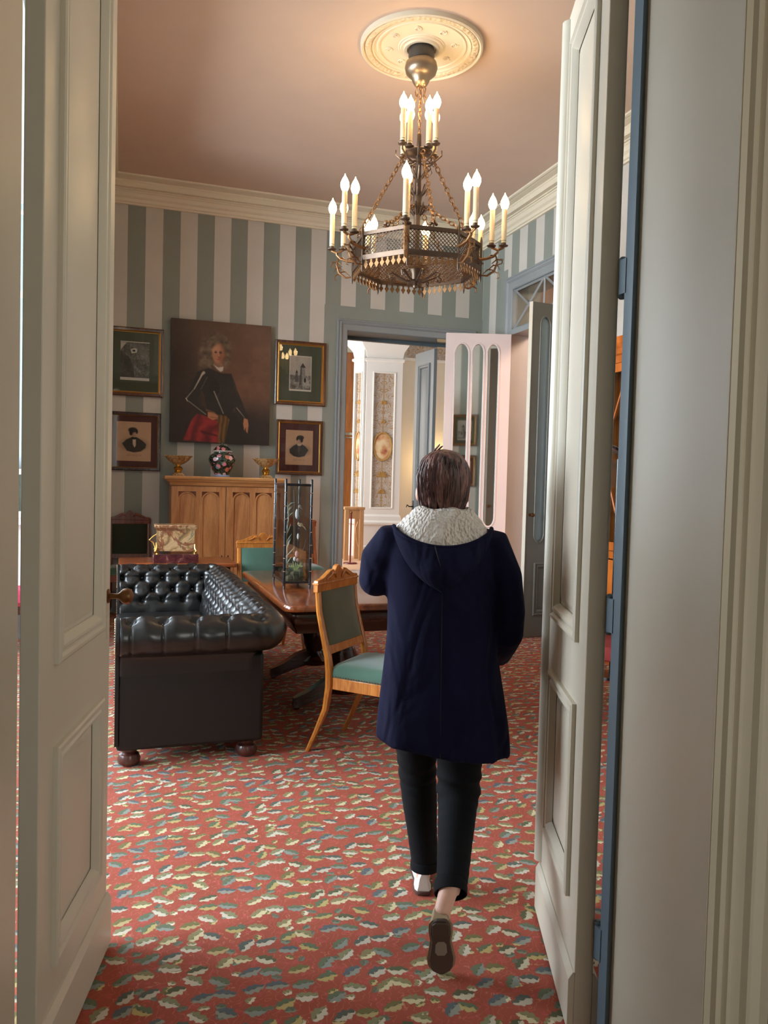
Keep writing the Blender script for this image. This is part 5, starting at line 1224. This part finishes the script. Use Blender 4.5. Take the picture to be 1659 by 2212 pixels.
for k in range(170):
    a = R.uniform(PI*.88, PI*2.12); s0 = R.uniform(.35, .95); z0 = 1.60-.02*R.random()-.07*(1-s0); drift = R.uniform(-.25, .25); pts = []; L = R.uniform(.08, .19)
    for q in range(7):
        z = z0-L*(q/6)**1.15
        rx = float(np.interp(z, zs, rxs))*1.02; ry = float(np.interp(z, zs, rys))*1.02; aa = a+drift*q/6+.05*math.sin(q+k)
        pts.append((rx*math.cos(aa)*(1+.01*(q == 6)), ry*math.sin(aa)-.014, z))
    lk.tube(pts, [.0012, .003, .0042, .0045, .004, .003, .001], 5, True, .55)
for (x, dz) in ((-.004, .016), (.006, .01)): lk.tube([(x-.03, -.02, 1.605), (x-.015, -.03, 1.615+dz*.5), (x-.012, -.035, 1.612+dz)], [.004, .003, .001], 5)
obj('hair_locks', lk, MAT['hair'], pr, kind='stuff')

# trousers
n = NT('black_trousers'); n.bump(n.noise(500), .15, .001); MAT['trouser'] = n.set(lin(11, 12, 17), .85, Specular_IOR_Level=.25)
tr_ = M()
tr_.loft([oval(c, rx, ry, 32) for c, rx, ry in (((0, 0, 1.02), .125, .10), ((0, 0, .95), .145, .115), ((.0, -.01, .86), .165, .13), ((.01, -.01, .78), .16, .12), ((.015, -.005, .74), .13, .10))])
def legrings(path, wr=0, n=28):
    rings = []
    for i, (c, r_, ry) in enumerate(path):
        rings.append([(c[0]+r_*math.cos(2*PI*j/n), c[1]+ry*math.sin(2*PI*j/n), c[2]) for j in range(n)])
    return rings
def leg_path(h_, k_, a_, rr, zc, folds):
    out = []; N = 60
    for i in range(N+1):
        q = i/N
        if q < .5: u = q/.5; c = [h_[j]*(1-u)+k_[j]*u for j in range(3)]
        else: u = (q-.5)/.5; c = [k_[j]*(1-u)+a_[j]*u for j in range(3)]
        r_ = float(np.interp(q, [0, .25, .45, .5, .62, .8, 1], rr))
        w = math.exp(-((q-.47)/.07)**2)*folds+.0008
        r_ += w*math.sin(q*95+math.sin(i)*.5); out.append((c, r_, r_*1.05))
    return out
pp_ = leg_path(LA['hip'], LA['knee'], (-.018, .165, .115), [.09, .08, .068, .066, .064, .055, .048], .1, .003); tr_.tube([q[0] for q in pp_], [q[1] for q in pp_], 28)
pp_ = leg_path(RA['hip'], (.082, -.01, .44), (.051, -.262, .262), [.09, .082, .074, .071, .064, .056, .049], .1, .006); tr_.tube([q[0] for q in pp_], [q[1] for q in pp_], 28)
# shin of the rear leg is steep: add a vertical fall of cloth below the knee
tz = obj('trousers', tr_, MAT['trouser'], pr); remesh(tz, .0075, 3, .5)
cf = M().lathe([(.047, 0), (.051, .0), (.053, .02), (.051, .035), (.047, .035)], 28, (-.018, .165, .095)); obj('cuff', cf, MAT['trouser'], pr)
cf = M().lathe([(.049, 0), (.054, .0), (.056, .02), (.054, .04), (.049, .04)], 28).T(TR((.046, -.287, .243)) @ Matrix.Rotation(-.92, 4, 'X') @ Matrix.Scale(.94, 4)); obj('cuff', cf, MAT['trouser'], pr)

# coat
n = NT('navy_wool'); n.bump(n.m_('ADD', n.m_('MULTIPLY', n.noise(7, n.mapc((1, 1, .45)), 2, .5, .8), 8.0), n.m_('MULTIPLY', n.noise(260), .12)), .8, .006); MAT['navy'] = n.set(n.mix(n.noise(4), lin(10, 10, 36), lin(17, 17, 50)), .9, Specular_IOR_Level=.2)
ct = M()
rows = [(1.375, 0, .05, .05, 0), (1.362, 0, .10, .075, 0), (1.34, 0, .148, .095, 0), (1.31, 0, .18, .112, 0), (1.27, .0, .193, .125, 0), (1.2, .0, .187, .135, 0), (1.1, .0, .176, .135, .0), (1.0, .004, .180, .137, .006), (.9, .010, .194, .145, .012), (.8, .014, .208, .155, .02), (.72, .017, .219, .163, .026), (.66, .018, .224, .168, .03), (.615, .018, .227, .170, .032)]
rings = []
for z, cx_, rx, ry, fd in rows:
    rings.append(oval((cx_, -.008, z), rx, ry, 64, 2.25, fd, 1.3, 5, (-.13 if z < .7 else -.13*max(0, (1-(z-.7)/.3)) if z < 1 else 0, .0)))
ct.loft(list(reversed(rings)))
ct.tube([(-.10, -.01, 1.30), (-.165, -.008, 1.29), (-.203, .0, 1.235), (-.212, .015, 1.175), (-.18, .13, 1.155), (-.125, .235, 1.17)], [.06, .072, .070, .066, .056, .046], 24)
ct.ball((-.216, .012, 1.165), (.062, .06, .058), 16, 12)
ct.tube([(.10, -.01, 1.30), (.165, -.01, 1.29), (.208, -.012, 1.19), (.228, -.012, 1.07), (.234, .025, .99), (.229, .085, .945), (.219, .155, .89)], [.06, .070, .066, .06, .056, .052, .048], 24)
coat = obj('coat', ct, MAT['navy'], pr); remesh(coat, .0085, 5, .55)
# centre back seam and sleeve seam
obj('back_seam', M().tube([(.0+.008*k/12, -.008-float(np.interp(z, [.62, .72, .9, 1.1, 1.2], [.170, .163, .145, .135, .135]))+.0015, z) for k, z in enumerate(np.linspace(1.18, .62, 13))], .0022, 5), paint('dark_seam', (8, 8, 20), .9), pr)
# hood hanging on the back
hd = M(); NT_, NSs = 40, 14; rr = []
for i in range(NSs+1):
    s = i/NSs; ring = []
    for j in range(NT_+1):
        t = PI*j/NT_; c, sn = math.cos(t), math.sin(t)
        rx, ry, rz = .160*c, -.055-.115*sn, 1.352-.058*sn**1.5
        tx, ty, tz_ = 0.0, -.150, 1.155
        k = 1-(1-(1-s)**1.0)**1.25
        x = rx*(1-s**1.35); y = ry*(1-s)+ty*s-.038*math.sin(PI*min(1, s*1.1))*sn; z = rz*(1-s)+tz_*s-.03*math.sin(PI*s)*abs(c)
        ring.append((x, y, z))
    rr.append(ring)
hd.loft(rr, close=False, cap=False); ho = obj('hood', hd, MAT['navy'], pr, ang=180)
so = ho.modifiers.new('solid', 'SOLIDIFY'); so.thickness = .012; so.offset = 0
obj('hood_hem', M().tube([(.161*math.cos(t), -.055-.115*math.sin(t), 1.353-.058*math.sin(t)**1.5) for t in [PI*k/24 for k in range(25)]], .0075, 8), MAT['navy'], pr)
obj('hood_seam', M().tube([(-.028*(1-s), -.176-.034*math.sin(PI*min(1, s*1.1)), 1.30-.10*s) for s in [k/6 for k in range(7)]], .002, 5), paint('dark_seam_line', (8, 8, 20), .9), pr)
# sherpa lining
n = NT('cream_sherpa_fleece'); vo = n.n('ShaderNodeTexVoronoi'); vo.inputs['Scale'].default_value = 110; n.l(n.mapc((1, 1, .6)), vo.inputs['Vector'])
n.bump(n.m_('ADD', vo.outputs[0], n.noise(60)), 1.0, .008); MAT['sherpa'] = n.set(n.mix(n.noise(50), lin(208, 198, 190), lin(232, 222, 214)), .95)
rings = []; R = random.Random(5); NJ = 96
for z, rx, ry, cy_ in ((1.27, .10, .06, -.055), (1.295, .135, .10, -.06), (1.325, .150, .118, -.052), (1.352, .148, .112, -.045), (1.375, .128, .10, -.035), (1.395, .11, .088, -.025), (1.41, .10, .08, -.02), (1.418, .085, .072, -.012), (1.41, .07, .06, -.008), (1.38, .055, .052, -.005)):
    ring = []
    for j in range(NJ):
        t = 2*PI*j/NJ; lump = 1+.028*math.sin(7*t+z*60)+.02*math.sin(13*t-z*90)+.012*math.sin(31*t+z*200)
        back = max(0, -math.sin(t)); zz = z-(.030*back**2 if z < 1.36 else 0)+.004*math.sin(5*t+z*50)
        ring.append((rx*math.cos(t)*lump, cy_+ry*math.sin(t)*lump, zz))
    rings.append(ring)
obj('sherpa_lining', M().loft(rings), MAT['sherpa'], pr, ang=180)

# shoes
def shoe(mat_u, mat_s, T, ku=1.0, ks=1.0):
    """local: heel at origin, toe towards +y, sole at z=0, length .235"""
    L = .235; st_ = [(0, .022, .070), (.015, .031, .078), (.05, .033, .066), (.09, .029, .046), (.13, .034, .042), (.17, .040, .036), (.205, .037, .028), (.224, .029, .02), (.235, .014, .012)]
    up = M().loft([[(w*ku*math.cos(a)*(1 if math.sin(a) < .2 else .8), y, .008+h*max(0, math.sin(a)) if math.sin(a) > 0 else .008) for a in [PI*k/12 for k in range(13)]]+[(-w*.6, y, .006), (w*.6, y, .006)] for y, w, h in st_])
    u = obj('shoe', up.T(T), mat_u, pr)
    sl = M().loft([[(-w*1.06*ks, y, 0), (w*1.06*ks, y, 0), (w*1.08*ks, y, .011), (-w*1.08*ks, y, .011)] for y, w, h in [(-.006, .012, 0)]+st_+[(.241, .006, 0)]])
    s_ = obj('sole', sl.T(T), mat_s, u, bevel=.002)
    hl = M().loft([[(-w, y, -.007), (w, y, -.007), (w, y, 0), (-w, y, 0)] for y, w in ((0, .018), (.01, .028), (.055, .028), (.06, .02))]); obj('heel', hl.T(T), mat_s, u, bevel=.002)
    return u
shoe(paint('white_leather_shoe', (226, 214, 208), .5), paint('brown_sole', (84, 54, 46), .6), TR((-.022, .148, .007)) @ RZ(.03))
heel = Vector((.012, -.378, .205)); toe = Vector((.024, -.305, .004)); d_ = (toe-heel).normalized(); nrm = Vector((0, 1, 0)); xx = d_.cross(nrm).normalized(); nrm = xx.cross(d_).normalized()
T = Matrix((xx, d_, nrm)).transposed().to_4x4(); T.translation = heel-nrm*.0
L_ = (toe-heel).length/.235; T = T @ Matrix.Scale(L_*1.0, 4)
shoe(paint('beige_suede_shoe', (166, 142, 112), .8), paint('dark_brown_sole', (88, 70, 62), .8, .2), T, 1.22, .95)
obj('worn_patch', M().loft([[(-.010, .088, -.001), (.010, .088, -.001), (.010, .088, .002), (-.010, .088, .002)], [(-.018, .10, -.001), (.018, .10, -.001), (.018, .10, .002), (-.018, .10, .002)], [(-.020, .135, -.001), (.020, .135, -.001), (.020, .135, .002), (-.020, .135, .002)], [(-.012, .15, -.001), (.012, .15, -.001), (.012, .15, .002), (-.012, .15, .002)]]).T(T), paint('pale_worn_sole', (150, 138, 126), .8), pr)
